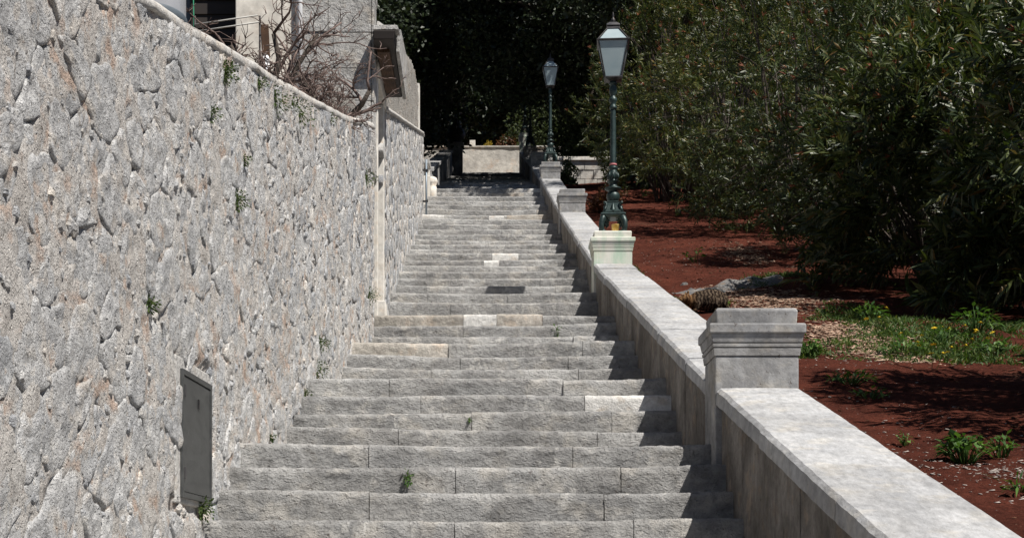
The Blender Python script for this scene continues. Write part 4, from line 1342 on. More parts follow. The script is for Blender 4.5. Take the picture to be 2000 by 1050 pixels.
def oleander(label, X, D, r, h, ntip, seed, L=0.13, open_low=0.0, lean=(0, 0), nl=24):
    rng = np.random.default_rng(seed)
    zb = zsoil(min(max(X, 1.9), 8.9), D) if D < 48 else zgard(D)
    root = thing('oleander', label, 'shrub', (X, D, zb - 0.03), 'oleander shrubs along the garden')
    # tips in an uneven dome
    ncl = max(30, ntip // 16)
    caz, czf, crd = rng.random(ncl) * 6.283, rng.random(ncl) ** 0.9, (rng.random(ncl) ** 0.4) * 0.5 + 0.52
    ci = rng.integers(0, ncl, ntip)
    az = caz[ci] + rng.normal(size=ntip) * 0.17
    zf = np.clip(czf[ci] + rng.normal(size=ntip) * 0.055, 0.01, 1.0)
    prof = np.sqrt(np.maximum(0.02, 1 - np.clip((zf - 0.38) / 0.62, 0, 1) ** 2.2)) * (0.86 + 0.14 * np.clip(zf / 0.4, 0, 1))
    dd = np.stack([np.cos(az) * prof, np.sin(az) * prof, (zf - 0.4) * 1.4], 1)
    dd /= np.linalg.norm(dd, axis=1, keepdims=True)
    lump = 1 + 0.34 * fbm(np.stack([np.cos(az) * 1.5 + seed, np.sin(az) * 1.5, zf * 2.6], 1), 131, 3)
    rad = np.clip(crd[ci] + rng.normal(size=ntip) * 0.09, 0.3, 1.12)
    tip = np.stack([np.cos(az) * r * 1.08 * prof * rad * lump + lean[0], np.sin(az) * r * 1.08 * prof * rad * lump + lean[1],
                    h * (zf * (0.55 + 0.45 * rad)) * (0.86 + 0.14 * lump)], 1)
    keep = tip[:, 2] > 0.07 + open_low * h * (0.7 + 0.5 * rng.random(ntip))
    tip = tip[keep]
    dd = dd[keep]
    ntip = len(tip)
    axis = dd * 0.65 + np.array([[0, 0, 0.25]]) + 0.6 * rdir(rng, ntip)
    axis /= np.linalg.norm(axis, axis=1, keepdims=True)
    # stems
    st = MB()
    stems = rng.choice(ntip, min(ntip, 70), replace=False)
    rb = random.Random(seed)
    for s in stems:
        p1 = Vector(tip[s])
        a = rb.uniform(0, 6.28)
        p0 = Vector((0.22 * r * math.cos(a), 0.22 * r * math.sin(a), -0.05))
        mid = p0.lerp(p1, 0.5) + Vector((0, 0, 0.22 * h)) + Vector(rdir(rng, 1)[0]) * 0.12
        q1 = p0.lerp(mid, 0.5) + Vector((0, 0, 0.1))
        st.tube([p0, q1, mid, mid.lerp(p1, 0.6) + Vector((0, 0, 0.05)), p1], [0.022, 0.018, 0.013, 0.008, 0.004], 5)
    build('stem', st, M['bark'], root, True, False)
    # whorls of leaves
    n = ntip * nl
    ti = np.repeat(np.arange(ntip), nl)
    t = np.tile(np.linspace(0, 1, nl), ntip)
    ax = axis[ti]
    base = tip[ti] - ax * (0.30 * (1 - t))[:, None]
    u = np.cross(ax, np.array([[0.2, 0.3, 0.93]]))
    u /= np.maximum(np.linalg.norm(u, axis=1, keepdims=True), 1e-6)
    w = np.cross(ax, u)
    phi = np.tile(np.arange(nl) * 2.1, ntip) + rng.random(n) * 0.7 + np.repeat(rng.random(ntip) * 6.28, nl)
    radial = u * np.cos(phi)[:, None] + w * np.sin(phi)[:, None]
    spread = (1.2 - 0.7 * t + 0.3 * rng.normal(size=n))[:, None]
    dv = ax * (1 - 0.35 * spread) + radial * spread
    V, Fc = leaves(base, dv, ax, L * (0.65 + 0.6 * rng.random(n)), L * 0.20 * (0.8 + 0.5 * rng.random(n)), 0.12, 0.2)
    np_mesh('foliage', V + np.array(root.location), Fc, M['oleander'], root)['kind'] = 'stuff'
    # dry reddish seed pods on some tips
    pick = np.where((rng.random(ntip) < 0.17) & (tip[:, 2] > h * 0.35))[0]
    if len(pick):
        pi = np.repeat(pick, 6)
        ax = axis[pi]
        pv = ax + 0.5 * rdir(rng, len(pi))
        V, Fc = leaves(tip[pi] + ax * 0.01, pv, rdir(rng, len(pi)), 0.07 + 0.06 * rng.random(len(pi)), 0.014 + 0.012 * rng.random(len(pi)), 0.0, 0.3)
        np_mesh('seed_pods', V + np.array(root.location), Fc, M['pods'], root)['kind'] = 'stuff'
    return root

oleander('oleander whose long leaves hang over the yellow flowered grass', 6.2, 15.3, 1.65, 3.7, 1250, 201, 0.185, 0.02, nl=22)
oleander('oleander whose foot stands in the shaded bare soil behind the grass patch', 5.45, 18.0, 1.55, 3.5, 1250, 202, 0.165, 0.0, nl=22)
oleander('bushy oleander with drooping low branches behind the flat rock', 6.9, 18.6, 1.7, 3.8, 1000, 203, 0.13, 0.0, nl=22)
oleander('tall oleander with reddish pods behind the flat rock, wide rounded top', 6.0, 22.4, 1.9, 4.2, 1500, 204, 0.115, 0.0, nl=22)
oleander('oleander with bare stems at its foot beside the shaded red soil', 5.6, 27.2, 2.0, 4.9, 1600, 205, 0.115, 0.03, nl=22)
oleander('oleander with olive green lit top and dark hollow below', 5.1, 32.2, 2.0, 5.3, 1600, 206, 0.115, 0.04, nl=22)
oleander('oleander full of reddish pods standing behind the tall lamp', 4.5, 37.4, 1.9, 5.4, 1600, 207, 0.12, 0.05, nl=22)
oleander('oleander in the rear row behind the drooping one', 8.6, 23.0, 1.9, 4.1, 900, 208, 0.14, 0.0, nl=15)
oleander('oleander in the rear row behind the tall rounded one', 8.4, 29.0, 2.0, 4.7, 900, 209, 0.14, 0.0, nl=15)
oleander('oleander in the rear row behind the one with the dark hollow', 7.9, 35.0, 2.0, 5.0, 800, 212, 0.15, 0.0, nl=15)
oleander('oleander beyond the frame whose shade falls across the red soil', 5.05, 9.5, 1.5, 4.0, 1300, 210, 0.16, 0.0, nl=15)
oleander('oleander low down by the parapet whose shade falls on the bare soil', 4.3, 5.6, 1.0, 2.4, 420, 211, 0.16, 0.0, nl=15)

def tree(label, X, D, zb, htrunk, crown_c, crown_r, nclump, nleaf, seed, mat='oak', L=0.16, shell=0.5, group='evergreen trees round the head of the stairs', name='evergreen_oak'):
    rng = np.random.default_rng(seed)
    rb = random.Random(seed)
    root = thing(name, label, 'tree', (X, D, zb), group)
    cc = np.array(crown_c) - np.array([X, D, zb])
    cr = np.array(crown_r)
    dd = rdir(rng, nclump)
    lump = 1 + 0.25 * fbm(dd * 1.9 + seed * 0.7, 141, 3)
    rad = shell + (1 - shell) * rng.random(nclump) ** 0.5
    cl_ = cc + dd * cr * (rad * lump)[:, None]
    tr = MB()
    top = Vector(cc) + Vector((0, 0, -0.2 * cr[2]))
    tr.tube([(0, 0, -0.4), (rb.uniform(-.1, .1), rb.uniform(-.1, .1), htrunk * 0.5), (cc[0] * 0.4, cc[1] * 0.4, htrunk), tuple(top)], [0.34, 0.26, 0.22, 0.10], 9)
    for s in rng.choice(nclump, min(26, nclump), replace=False):
        e = Vector(cl_[s])
        p0 = Vector((cc[0] * 0.4, cc[1] * 0.4, htrunk * 0.9)).lerp(top, rb.uniform(0, 0.8))
        mid = p0.lerp(e, 0.5) + Vector((0, 0, 0.3))
        tr.tube([p0, mid, e], [0.10, 0.06, 0.02], 6)
    build('trunk', tr, M['bark'], root, True, False)
    n = nclump * nleaf
    ci = np.repeat(np.arange(nclump), nleaf)
    clr = (0.16 + 0.10 * rng.random(nclump)) * cr.mean()
    off = rdir(rng, n) * (rng.random(n) ** 0.5 * clr[ci])[:, None] * np.array([[1, 1, 0.75]])
    base = cl_[ci] + off
    dv = off / np.maximum(clr[ci][:, None], 1e-3) + 0.8 * rdir(rng, n) + np.array([[0, 0, 0.1]])
    nm = rdir(rng, n) + np.array([[0, 0, 0.8]])
    V, Fc = diamonds(base, dv, nm, L * (0.7 + 0.6 * rng.random(n)), L * 0.55 * (0.7 + 0.6 * rng.random(n)))
    np_mesh('crown', V + np.array(root.location), Fc, M[mat], root, nv=4)
    return root

# trees to the right of the upper stairs: these throw the deep shade
tree('evergreen tree with lit leaf clusters above the upper lamp', 5.0, 50.5, 13.0, 3.4, (2.4, 50.2, 20.8), (4.4, 3.8, 5.0), 300, 210, 301, L=0.18)
tree('evergreen tree at the garden end whose shade begins at the upper lamp', 5.8, 43.0, 11.2, 4.0, (4.3, 42.2, 18.6), (3.2, 3.0, 3.4), 200, 170, 315, L=0.16)
tree('evergreen tree leaning over the shaded upper steps', 4.2, 56.5, 15.2, 3.6, (1.8, 56.0, 23.0), (5.4, 4.8, 5.6), 260, 150, 302, L=0.22)
tree('evergreen tree further up whose crown hides the sky above the end wall', 4.6, 63.6, 17.2, 4.4, (2.2, 63.4, 26.6), (5.8, 5.0, 6.0), 250, 130, 303, L=0.26)
tree('dark evergreen tree left of the shaded steps', -5.2, 55.0, 14.8, 2.6, (-5.6, 54.5, 20.0), (4.2, 5.5, 5.6), 240, 120, 304, L=0.2)
tree('dark evergreen tree beyond the broken topped wall', -4.8, 46.5, 12.4, 2.6, (-5.4, 46.5, 17.8), (3.4, 4.0, 5.6), 230, 120, 305, L=0.18)
tree('dark low crowned evergreen behind the shaded newel', -5.4, 64.0, 17.4, 2.4, (-4.6, 65.0, 22.4), (4.2, 4.6, 5.0), 220, 100, 306, L=0.22)
tree('evergreen tree behind the oleander with the dark hollow', 10.6, 47.5, 12.4, 3.0, (10.4, 47.5, 19.5), (3.8, 3.8, 5.8), 200, 100, 307, L=0.2)
tree('evergreen tree behind the rear row of oleanders', 11.8, 41.5, 10.6, 3.0, (11.8, 41.5, 17.5), (3.8, 3.6, 6.0), 200, 90, 308, L=0.18)
tree('evergreen tree in the far corner of the garden', 16.0, 39.0, 9.9, 3.0, (16.0, 39.0, 16.8), (4.2, 3.6, 6.2), 180, 80, 309, L=0.18)
tree('tall evergreen tree far behind the garden', 12.5, 55.0, 14.6, 4.0, (12.5, 55, 24.0), (6.0, 4.0, 8.5), 200, 90, 310, L=0.26)
tree('tall evergreen tree far behind the upper lamp', 8.0, 62.0, 16.6, 4.0, (7.6, 62, 25.0), (4.6, 4.0, 7.5), 200, 90, 311, L=0.26)
tree('dark evergreen spreading over the end wall', -1.6, 85.5, ztw - 0.2, 2.6, (-2.2, 86.0, ztw + 9.4), (6.4, 4.0, 7.4), 300, 120, 312, L=0.34)
tree('evergreen tree on the slope above the end wall', 7.5, 84.0, ztw + 1.0, 4.0, (7.0, 84.0, ztw + 11.0), (6.0, 4.0, 8.0), 200, 90, 313, L=0.3)
tree('evergreen tree high on the slope behind the end wall', 1.5, 96.0, ztw + 3.0, 3.0, (1.6, 96.0, ztw + 12.0), (7.0, 4.0, 9.5), 300, 110, 316, L=0.46)
tree('dark evergreen on the slope left of the end wall', -10.0, 74.0, 19.6, 3.0, (-9.6, 74.0, 26.0), (5.0, 4.0, 7.5), 200, 90, 314, L=0.28)

def bush(name, label, X, D, zb, r, h, mat, seed, n=5200, L=0.10, group=None):
    rng = np.random.default_rng(seed)
    root = thing(name, label, 'bush', (X, D, zb), group)
    ncl = 46
    dd = rdir(rng, ncl)
    dd[:, 2] = np.abs(dd[:, 2])
    c = dd * np.array([[r, r, h]]) * (0.45 + 0.5 * rng.random(ncl))[:, None]
    st = MB()
    for k in range(14):
        e = Vector(c[k])
        st.tube([(0, 0, -0.1), tuple(e * 0.5 + Vector((0, 0, 0.12 * h))), tuple(e)], [0.025, 0.016, 0.006], 5)
    build('stem', st, M['bark'], root, True, False)
    ci = rng.integers(0, ncl, n)
    off = rdir(rng, n) * (rng.random(n) ** 0.5 * 0.34 * min(r, h))[:, None]
    base = c[ci] + off
    base[:, 2] = np.maximum(base[:, 2], 0.01)
    V, Fc = diamonds(base, off + 0.3 * rdir(rng, n), rdir(rng, n) + np.array([[0, 0, 0.7]]), L * (0.6 + 0.8 * rng.random(n)), L * 0.5 * (0.6 + 0.8 * rng.random(n)))
    np_mesh('foliage', V + np.array(root.location), Fc, M[mat], root, nv=4)
    return root
bush('bush', 'olive green bush overhanging the squared stone wall', 3.6, 53.0, 14.2, 1.8, 2.6, 'shrub_green', 401, 9000, 0.13)
bush('bush', 'dark climbing bush beside the pier of the upper lamp', 2.35, 46.9, 11.9, 0.42, 1.15, 'shrub_green', 402, 3000, 0.10)
bush('bush', 'grey green bush on the end wall behind the lamps', 2.4, DW + 1.6, ztw - 0.2, 1.6, 3.0, 'shrub_green', 403, 8000, 0.16)
bush('bush', 'reddish leaved bush on the end wall', 0.9, DW + 1.4, ztw - 0.2, 0.7, 1.3, 'shrub_red', 404, 3000, 0.13)
bush('bush', 'yellow flowering clump beside the white post on the end wall', 0.05, DW + 1.2, ztw - 0.2, 0.45, 0.85, 'shrub_yellow', 405, 1600, 0.10)
bush('bush', 'pale leaved bush in front of the dark trees beside the squared stone wall', 4.9, 47.8, 12.3, 0.9, 1.6, 'shrub_green', 406, 5000, 0.11)
bush('bush', 'rusty brown dead bush in the shade by the parapet', 2.6, 33.6, 8.2, 0.42, 0.5, 'shrub_red', 407, 1500, 0.09)

for k, (bx_, by_, bl_) in enumerate([(6.0, 44.8, 'behind the oleander full of reddish pods'), (8.2, 41.5, 'between the far trees and the rear oleanders'),
                                     (10.6, 38.0, 'under the tree behind the rear oleanders'), (13.6, 35.5, 'near the far garden corner'), (10.2, 33.0, 'at the back of the garden')]):
    bush('bush', 'dark evergreen bush ' + bl_, bx_, by_, zgard(by_) - 0.1, 2.1, 3.6, 'oak', 420 + k, 11000, 0.2, 'dark bushes at the back of the garden')

# ------------------------------------------------------------------ bare shrubs behind the near wall
def bare_shrub(label, X, D, zb, h, spread, n0, seed, lean=(0, 0), thick=0.03):
    rb = random.Random(seed)
    root = thing('bare_shrub', label, 'shrub', (X, D, zb), 'leafless shrubs behind the rubble wall')
    mbs = [MB(), MB()]
    def grow(p, dv, ln, r, lev):
        pts, rs = [p], [r]
        q = p.copy()
        v = dv.copy()
        nseg = 4
        for k in range(nseg):
            v = (v + Vector((rb.uniform(-1, 1), rb.uniform(-1, 1), rb.uniform(-0.7, 0.8))) * 0.42).normalized()
            q = q + v * ln / nseg
            pts.append(q.copy())
            rs.append(r * (1 - 0.45 * (k + 1) / nseg))
        mbs[0 if lev == 0 else 1].tube([tuple(a) for a in pts], rs, 6 if lev == 0 else 4)
        if lev >= 4:
            return
        nb = rb.choice([3, 3, 4]) if lev < 2 else rb.choice([2, 2, 3])
        for _ in range(nb):
            k = rb.randint(1, nseg)
            w = (v * 0.7 + Vector((rb.uniform(-1, 1), rb.uniform(-1, 1), rb.uniform(-0.5, 0.9)))).normalized()
            grow(pts[k], w, ln * rb.uniform(0.42, 0.72), max(rs[k] * 0.68, 0.0045), lev + 1)
    for k in range(n0):
        a = rb.uniform(0, 6.28)
        dv = Vector((math.cos(a) * spread + lean[0], math.sin(a) * spread + lean[1], 1.0)).normalized()
        grow(Vector((0.12 * math.cos(a), 0.12 * math.sin(a), -0.05)), dv, h * rb.uniform(0.4, 0.6), thick * rb.uniform(0.6, 1.1), 0)
    build('main_stem', mbs[0], M['bark'], root, True, False)
    build('twigs', mbs[1], M['twig'], root, True, False)['kind'] = 'stuff'
    return root
def wx(d_, off):
    return xw1(d_) - off
bare_shrub('leafless gnarled shrub with a thick dark stem before the ashlar corner', wx(16.2, 0.34), 16.2, ztop1(16.2) - 0.15, 1.5, 0.18, 3, 511, (-0.05, -0.05), 0.06)
bare_shrub('leafless twiggy shrub spreading along the wall top before the ashlar corner', wx(15.4, 0.45), 15.4, ztop1(15.4) - 0.15, 0.8, 0.9, 13, 512, (-0.1, 0.0), 0.026)
bare_shrub('leafless tangled shrub in front of the white plaster', wx(14.4, 0.48), 14.4, ztop1(14.4) - 0.15, 0.9, 0.8, 12, 513, (0, 0), 0.026)
bare_shrub('tall leafless shrub rising before the dark shutter', wx(13.6, 0.62), 13.6, ztop1(13.6) - 0.15, 1.7, 0.35, 4, 514, (-0.05, 0), 0.045)
bare_shrub('low leafless shrub leaning over the cap in front of the thin rails', wx(12.9, 0.45), 12.9, ztop1(12.9) - 0.15, 0.75, 0.9, 11, 515, (-0.2, 0), 0.024)

# ------------------------------------------------------------------ weeds on the wall and steps
def tuft(label, p, r, seed, nrm=(1, 0, 0), n=60, mat='wall_weed', L=0.035, group='weeds rooted in the rubble wall', name='wall_weed', hang=0.4):
    rng = np.random.default_rng(seed)
    root = thing(name, label, 'weed', p, group)
    nv = np.array([nrm], float)
    off = rdir(rng, n) * (rng.random(n) ** 0.6 * r)[:, None]
    off = off + nv * np.abs((off * nv).sum(1, keepdims=True))
    off[:, 2] *= 1.5
    off[:, 2] -= hang * r * rng.random(n)
    dv = off + nv * 0.3 * r + 0.5 * r * rdir(rng, n)
    V, Fc = leaves(off, dv, rdir(rng, n), L * (0.6 + 0.8 * rng.random(n)), L * 0.5 * (0.7 + 0.6 * rng.random(n)), 0.1, 0.15)
    np_mesh('leaves', V + np.array(root.location), Fc, M[mat], root)
    st = MB()
    for k in range(min(8, n)):
        st.tube([(0, 0, 0), tuple(off[k] * 0.6 + np.array([0, 0, 0.01])), tuple(off[k])], [0.003, 0.0025, 0.0015], 4)
    build('stem', st, M['wall_weed'], root, True, False)
    return root
WW = [(405, 218, 0.07), (432, 140, 0.10), (455, 388, 0.09), (531, 190, 0.14), (577, 218, 0.16), (566, 205, 0.08), (712, 345, 0.13), (283, 592, 0.055), (470, 312, 0.05),
      (614, 718, 0.11), (620, 668, 0.09), (590, 768, 0.07), (716, 572, 0.13), (386, 990, 0.09), (500, 160, 0.07), (640, 232, 0.07), (520, 852, 0.05), (436, 130, 0.05)]
WL = ['lone small weed on the upper wall a little below the cap', 'bushy weed tucked under the wall cap beneath the thin rails',
      'dark weed in a crack at mid height of the rubble wall', 'long trailing weed under the cap beneath the tangled leafless shrub',
      'largest trailing weed under the cap before the drainpipe', 'small weed next to the largest trailing weed under the cap',
      'weed high on the end of the rubble wall beside the doorway', 'lone weed low in the rubble wall above the metal panel',
      'tiny sprig just above the dark weed at mid height', 'lower weed of the pair at the wall foot where a landing meets it',
      'upper weed of the pair at the wall foot where a landing meets it', 'small weed at the wall foot behind a step end',
      'weed low on the end of the rubble wall beside the white jamb', 'green weed growing out below the metal panel',
      'small weed under the cap beneath the tall leafless shrub', 'small weed under the cap before the squared end block',
      'tiny sprig at the wall foot beside the steps above the metal panel', 'small weed hanging directly under the edge of the cap']
for k, (px, py, r) in enumerate(WW):
    t = (px - VX) / F
    d_ = (1.6 + 0.036 * 8.5) / (0.036 - t)
    z_ = (HY - py) * d_ / F
    tuft(WL[k], (xw1(d_) + 0.015, d_, z_), r * 0.5, 600 + k, n=260 if r > 0.08 else 120, L=0.016 + 0.03 * r)
for k, (px, row, r, lab) in enumerate([(797, 908, 0.035, 'small green tuft in a step face beside a brown patch'),
                                       (1087, 632, 0.05, 'tiny green tuft at the foot of a riser by the parapet shadow'),
                                       (918, 802, 0.012, 'tiny sprig in the joint between two step stones')]):
    rr = [q for q in ROWS if 0 <= q[2] < 14 and abs(HY - q[1] * F / q[0] - row) < 1][0]
    tuft(lab, ((px - VX) * rr[0] / F, rr[0] - 0.015, rr[1] - 0.07), r, 650 + k, (0, -1, 0), 60 if k == 0 else 26, 'weed', 0.016 + 0.25 * (r - 0.012), None, 'step_weed')

# ------------------------------------------------------------------ garden floor: grass, weeds, chips, rock, cat
def blades(name, spots, n, seed, label, cat='grass'):
    rng = np.random.default_rng(seed)
    B, Dv, LL = [], [], []
    tot = sum(s[4] for s in spots)
    for (x, d_, rx, ry, wgt) in spots:
        m = int(n * wgt / tot)
        a = rng.random(m) * 6.283
        q = np.sqrt(rng.random(m)) * (1 + 0.35 * np.sin(a * 3 + x) + 0.2 * np.sin(a * 7 + d_))
        xs, ys = x + np.cos(a) * q * rx, d_ + np.sin(a) * q * ry
        ok = xs > 1.93
        xs, ys, q = xs[ok], ys[ok], q[ok]
        zz_ = np.interp(ys, [0, 5, 7, 9.5, 15, 20.5, 30, 41, 60], [-2.0, -0.36, 0.22, 0.95, 2.5, 4.02, 6.98, 10.4, 16.0])
        pt = np.stack([xs, ys, np.zeros_like(xs)], 1)
        pt[:, 2] = zz_ + soil_relief(pt) - 0.01
        B.append(pt)
        dv = rng.normal(size=(len(xs), 3)) * 0.55
        dv[:, 2] = 0.8
        Dv.append(dv)
        LL.append((0.05 + 0.10 * rng.random(len(xs))) * (1.15 - 0.5 * np.clip(q, 0, 1.2)))
    B = np.concatenate(B)
    Dv = np.concatenate(Dv)
    LL = np.concatenate(LL)
    V, Fc = leaves(B, Dv, rdir(rng, len(B)), LL, 0.008 + 0.010 * rng.random(len(B)), 0.25, 0.2)
    o = np_mesh(name, V, Fc, M['grass'], None)
    o['label'] = label
    o['kind'] = 'stuff'
    return o
def sp(px, py, rx, ry, w):
    x, d_, z_ = soil_at(px, py)
    return (x, d_, rx, ry, w)
blades('grass', [sp(1800, 668, 0.75, 1.5, 9), sp(1880, 690, 0.6, 0.9, 4), sp(1740, 640, 0.45, 0.9, 3), sp(1660, 620, 0.4, 0.8, 3), sp(1960, 640, 0.5, 1.0, 3)],
       8500, 701, 'short green grass patch dotted with yellow flowers under the oleanders')
blades('grass', [(2.02, 21.0, 0.13, 1.3, 2), (2.08, 18.3, 0.16, 1.3, 3), (2.02, 16.6, 0.12, 0.8, 2), sp(1575, 690, 0.16, 0.5, 2), sp(1530, 540, 0.5, 0.5, 2), sp(1480, 555, 0.2, 0.3, 1)],
       4200, 702, 'thin strip of grass growing along the garden edge of the parapet')

# yellow flowers
fl_spots = [(1719, 612), (1697, 631), (1714, 629), (1845, 650), (1848, 656), (1862, 655), (1879, 650), (1897, 660), (1906, 648), (1788, 681), (1791, 683), (1824, 659),
            (1823, 690), (1820, 708), (1829, 707), (1852, 692), (1876, 690), (1888, 671), (1934, 666), (1947, 664), (1771, 660), (1855, 702), (1800, 668), (1910, 668)]
fl = None
for k, (px, py) in enumerate(fl_spots):
    x, d_, z_ = soil_at(px, py + 14)
    if fl is None:
        fl = thing('yellow_flower', 'small yellow flower in the grass patch under the oleanders', 'flower', (0, 0, 0), 'yellow flowers in the grass patch')
        hd = MB()
        for i in range(11):
            a = i * 2 * math.pi / 11
            c_, s_ = math.cos(a), math.sin(a)
            hd.add([(0, 0, 0.125), (0.012 * c_ - 0.005 * s_, 0.012 * s_ + 0.005 * c_, 0.132), (0.027 * c_, 0.027 * s_, 0.13), (0.012 * c_ + 0.005 * s_, 0.012 * s_ - 0.005 * c_, 0.132)], [(0, 1, 2, 3)])
        hd.lathe([(0.002, 0.122), (0.010, 0.128), (0.008, 0.137), (0.002, 0.139)], 8)
        build('flower_head', hd, M['petal'], fl, False, False)
        build('stem', MB().tube([(0, 0.0, -0.01), (0.005, 0, 0.06), (0, 0, 0.125)], 0.0022, 4), M['grass'], fl, False, False)
        f_ = fl
    else:
        f_ = copy_tree(fl)
    f_.location = (x, d_, z_)
    f_.rotation_euler = (random.uniform(0.1, 0.5), random.uniform(-0.2, 0.2), random.uniform(0, 6))
    s_ = random.uniform(0.8, 1.15)
    f_.scale = (s_, s_, s_)

def weed_plant(label, px, py, r, h, n, L, seed, wide=0.6):
    rng = np.random.default_rng(seed)
    x, d_, z_ = soil_at(px, py)
    root = thing('garden_weed', label, 'weed', (x, d_, z_), 'weeds on the red soil')
    st = MB()
    a = rng.random(n) * 6.283
    q = np.sqrt(rng.random(n)) * r
    hh = h * (1 - 0.5 * (q / r) ** 2) * (0.45 + 0.55 * rng.random(n))
    base = np.stack([np.cos(a) * q, np.sin(a) * q, hh], 1)
    dv = np.stack([np.cos(a), np.sin(a), 0.2 + 0.5 * rng.normal(size=n)], 1) + 0.6 * rdir(rng, n)
    V, Fc = leaves(base, dv, np.tile([[0, 0, 1.0]], (n, 1)) + 0.3 * rdir(rng, n), L * (0.6 + 0.7 * rng.random(n)), L * wide * (0.6 + 0.7 * rng.random(n)), 0.15, 0.12)
    np_mesh('leaves', V + np.array(root.location), Fc, M['weed'], root)
    for k in range(0, n, 3):
        st.tube([(base[k][0] * 0.25, base[k][1] * 0.25, -0.02), (base[k][0] * 0.7, base[k][1] * 0.7, base[k][2] * 0.7), tuple(base[k])], [0.004, 0.003, 0.002], 4)
    build('stem', st, M['weed'], root, True, False)
    return root
weed_plant('broad leafy weed on the sunlit soil below the long shadow', 1885, 905, 0.14, 0.17, 130, 0.055, 801, 0.7)
weed_plant('smaller leafy weed with a bright top next to the broad leafy weed', 1955, 895, 0.08, 0.15, 60, 0.045, 802, 0.6)
weed_plant('tiny bright sprig between the parapet and the broad leafy weed', 1768, 872, 0.035, 0.085, 22, 0.035, 803, 0.6)
weed_plant('low flat weed on bare red soil beside the capped pier', 1662, 752, 0.16, 0.10, 110, 0.06, 804, 0.35)
weed_plant('grassy weed with long strap leaves at the soil edge', 1990, 960, 0.07, 0.05, 34, 0.14, 805, 0.1)
weed_plant('leafy weed behind the cap of the grey pier', 1582, 694, 0.12, 0.16, 70, 0.05, 806, 0.6)
weed_plant('small grey green plant on the soil in front of the hedge shadow', 1358, 512, 0.16, 0.22, 26, 0.08, 807, 0.7)
weed_plant('shaded weed at the edge of the long shadow', 1700, 778, 0.12, 0.07, 50, 0.05, 808, 0.5)
weed_plant('small weed beside the tabby cat', 1425, 600, 0.05, 0.10, 16, 0.05, 809, 0.6)
weed_plant('leafy weed at the shaded rim of the grass patch', 1700, 628, 0.16, 0.2, 90, 0.06, 811, 0.5)
weed_plant('spreading weed in the grass patch beside the wood chips', 1765, 690, 0.18, 0.14, 90, 0.06, 812, 0.4)
weed_plant('tall weed in the grass patch below the hanging oleander leaves', 1905, 650, 0.2, 0.24, 110, 0.07, 813, 0.45)
weed_plant('clump of weed among the yellow flowers', 1850, 672, 0.16, 0.16, 90, 0.05, 814, 0.5)
weed_plant('weed where the grass patch ends against the long shadow', 1940, 690, 0.16, 0.13, 80, 0.06, 815, 0.4)
weed_plant('small sprig on the mulch near the grass patch', 1735, 695, 0.09, 0.07, 36, 0.045, 810, 0.5)

def litter(name, spots, n, seed, mat, smin, smax, label, flat=0.35):
    rng = np.random.default_rng(seed)
    mb_v, mb_f = [], []
    tot = sum(s[4] for s in spots)
    k0 = 0
    cube = np.array([[-1, -.8, -.4], [.9, -1, -.5], [1, .8, -.4], [-.8, 1, -.5], [-.7, -.6, .5], [.6, -.7, .6], [.7, .6, .5], [-.6, .7, .55]])
    cf = np.array([[3, 2, 1, 0], [4, 5, 6, 7], [0, 1, 5, 4], [1, 2, 6, 5], [2, 3, 7, 6], [3, 0, 4, 7]])
    for (x, d_, rx, ry, wgt) in spots:
        m = int(n * wgt / tot)
        xs = x + rng.normal(size=m) * rx * 0.6
        ys = d_ + rng.normal(size=m) * ry * 0.6
        ok = (xs > 1.93) & (xs < 8.9)
        xs, ys = xs[ok], ys[ok]
        m = len(xs)
        zz_ = np.interp(ys, [0, 5, 7, 9.5, 15, 20.5, 30, 41, 60], [-2.0, -0.36, 0.22, 0.95, 2.5, 4.02, 6.98, 10.4, 16.0])
        pt = np.stack([xs, ys, np.zeros_like(xs)], 1)
        pt[:, 2] = zz_ + soil_relief(pt)
        s = smin + (smax - smin) * rng.random(m) ** 2.5
        a = rng.random(m) * 6.283
        el = 0.5 + rng.random(m)
        c = cube[None] * (1 + 0.25 * rng.normal(size=(m, 8, 3)))
        c = c * np.stack([s * el, s, s * flat], 1)[:, None, :]
        X_ = c[:, :, 0] * np.cos(a)[:, None] - c[:, :, 1] * np.sin(a)[:, None]
        Y_ = c[:, :, 0] * np.sin(a)[:, None] + c[:, :, 1] * np.cos(a)[:, None]
        Z_ = c[:, :, 2] + X_ * rng.normal(size=m)[:, None] * 0.25
        v = np.stack([X_, Y_, Z_ + (s * flat * 0.3)[:, None]], 2) + pt[:, None, :]
        mb_v.append(v.reshape(-1, 3))
        mb_f.append((cf[None] + (np.arange(m) * 8)[:, None, None]).reshape(-1, 4) + k0)
        k0 += m * 8
    o = np_mesh(name, np.concatenate(mb_v), np.concatenate(mb_f), M[mat], None, nv=4)
    o['label'] = label
    o['kind'] = 'stuff'
    return o
litter('pebbles', [sp(1800, 870, 0.8, 1.2, 6), sp(1930, 940, 0.6, 0.7, 4), sp(1980, 920, 0.3, 0.25, 5), sp(1660, 720, 0.5, 1.4, 3), sp(1330, 510, 0.8, 2.2, 3), sp(1300, 480, 1.0, 3, 2), sp(1450, 580, 0.8, 2, 3)],
       1500, 901, 'pebble', 0.003, 0.014, 'small pale pebbles scattered on the red soil')
litter('wood_chips', [sp(1700, 660, 0.38, 1.0, 6), sp(1650, 645, 0.3, 0.7, 4), sp(1500, 585, 0.55, 1.0, 6), sp(1420, 575, 0.4, 0.6, 2), sp(1460, 500, 0.3, 1.2, 2), sp(1740, 690, 0.3, 0.5, 2)],
       11000, 902, 'chip', 0.006, 0.03, 'pale dry wood chips and leaf litter under the oleanders', 0.22)

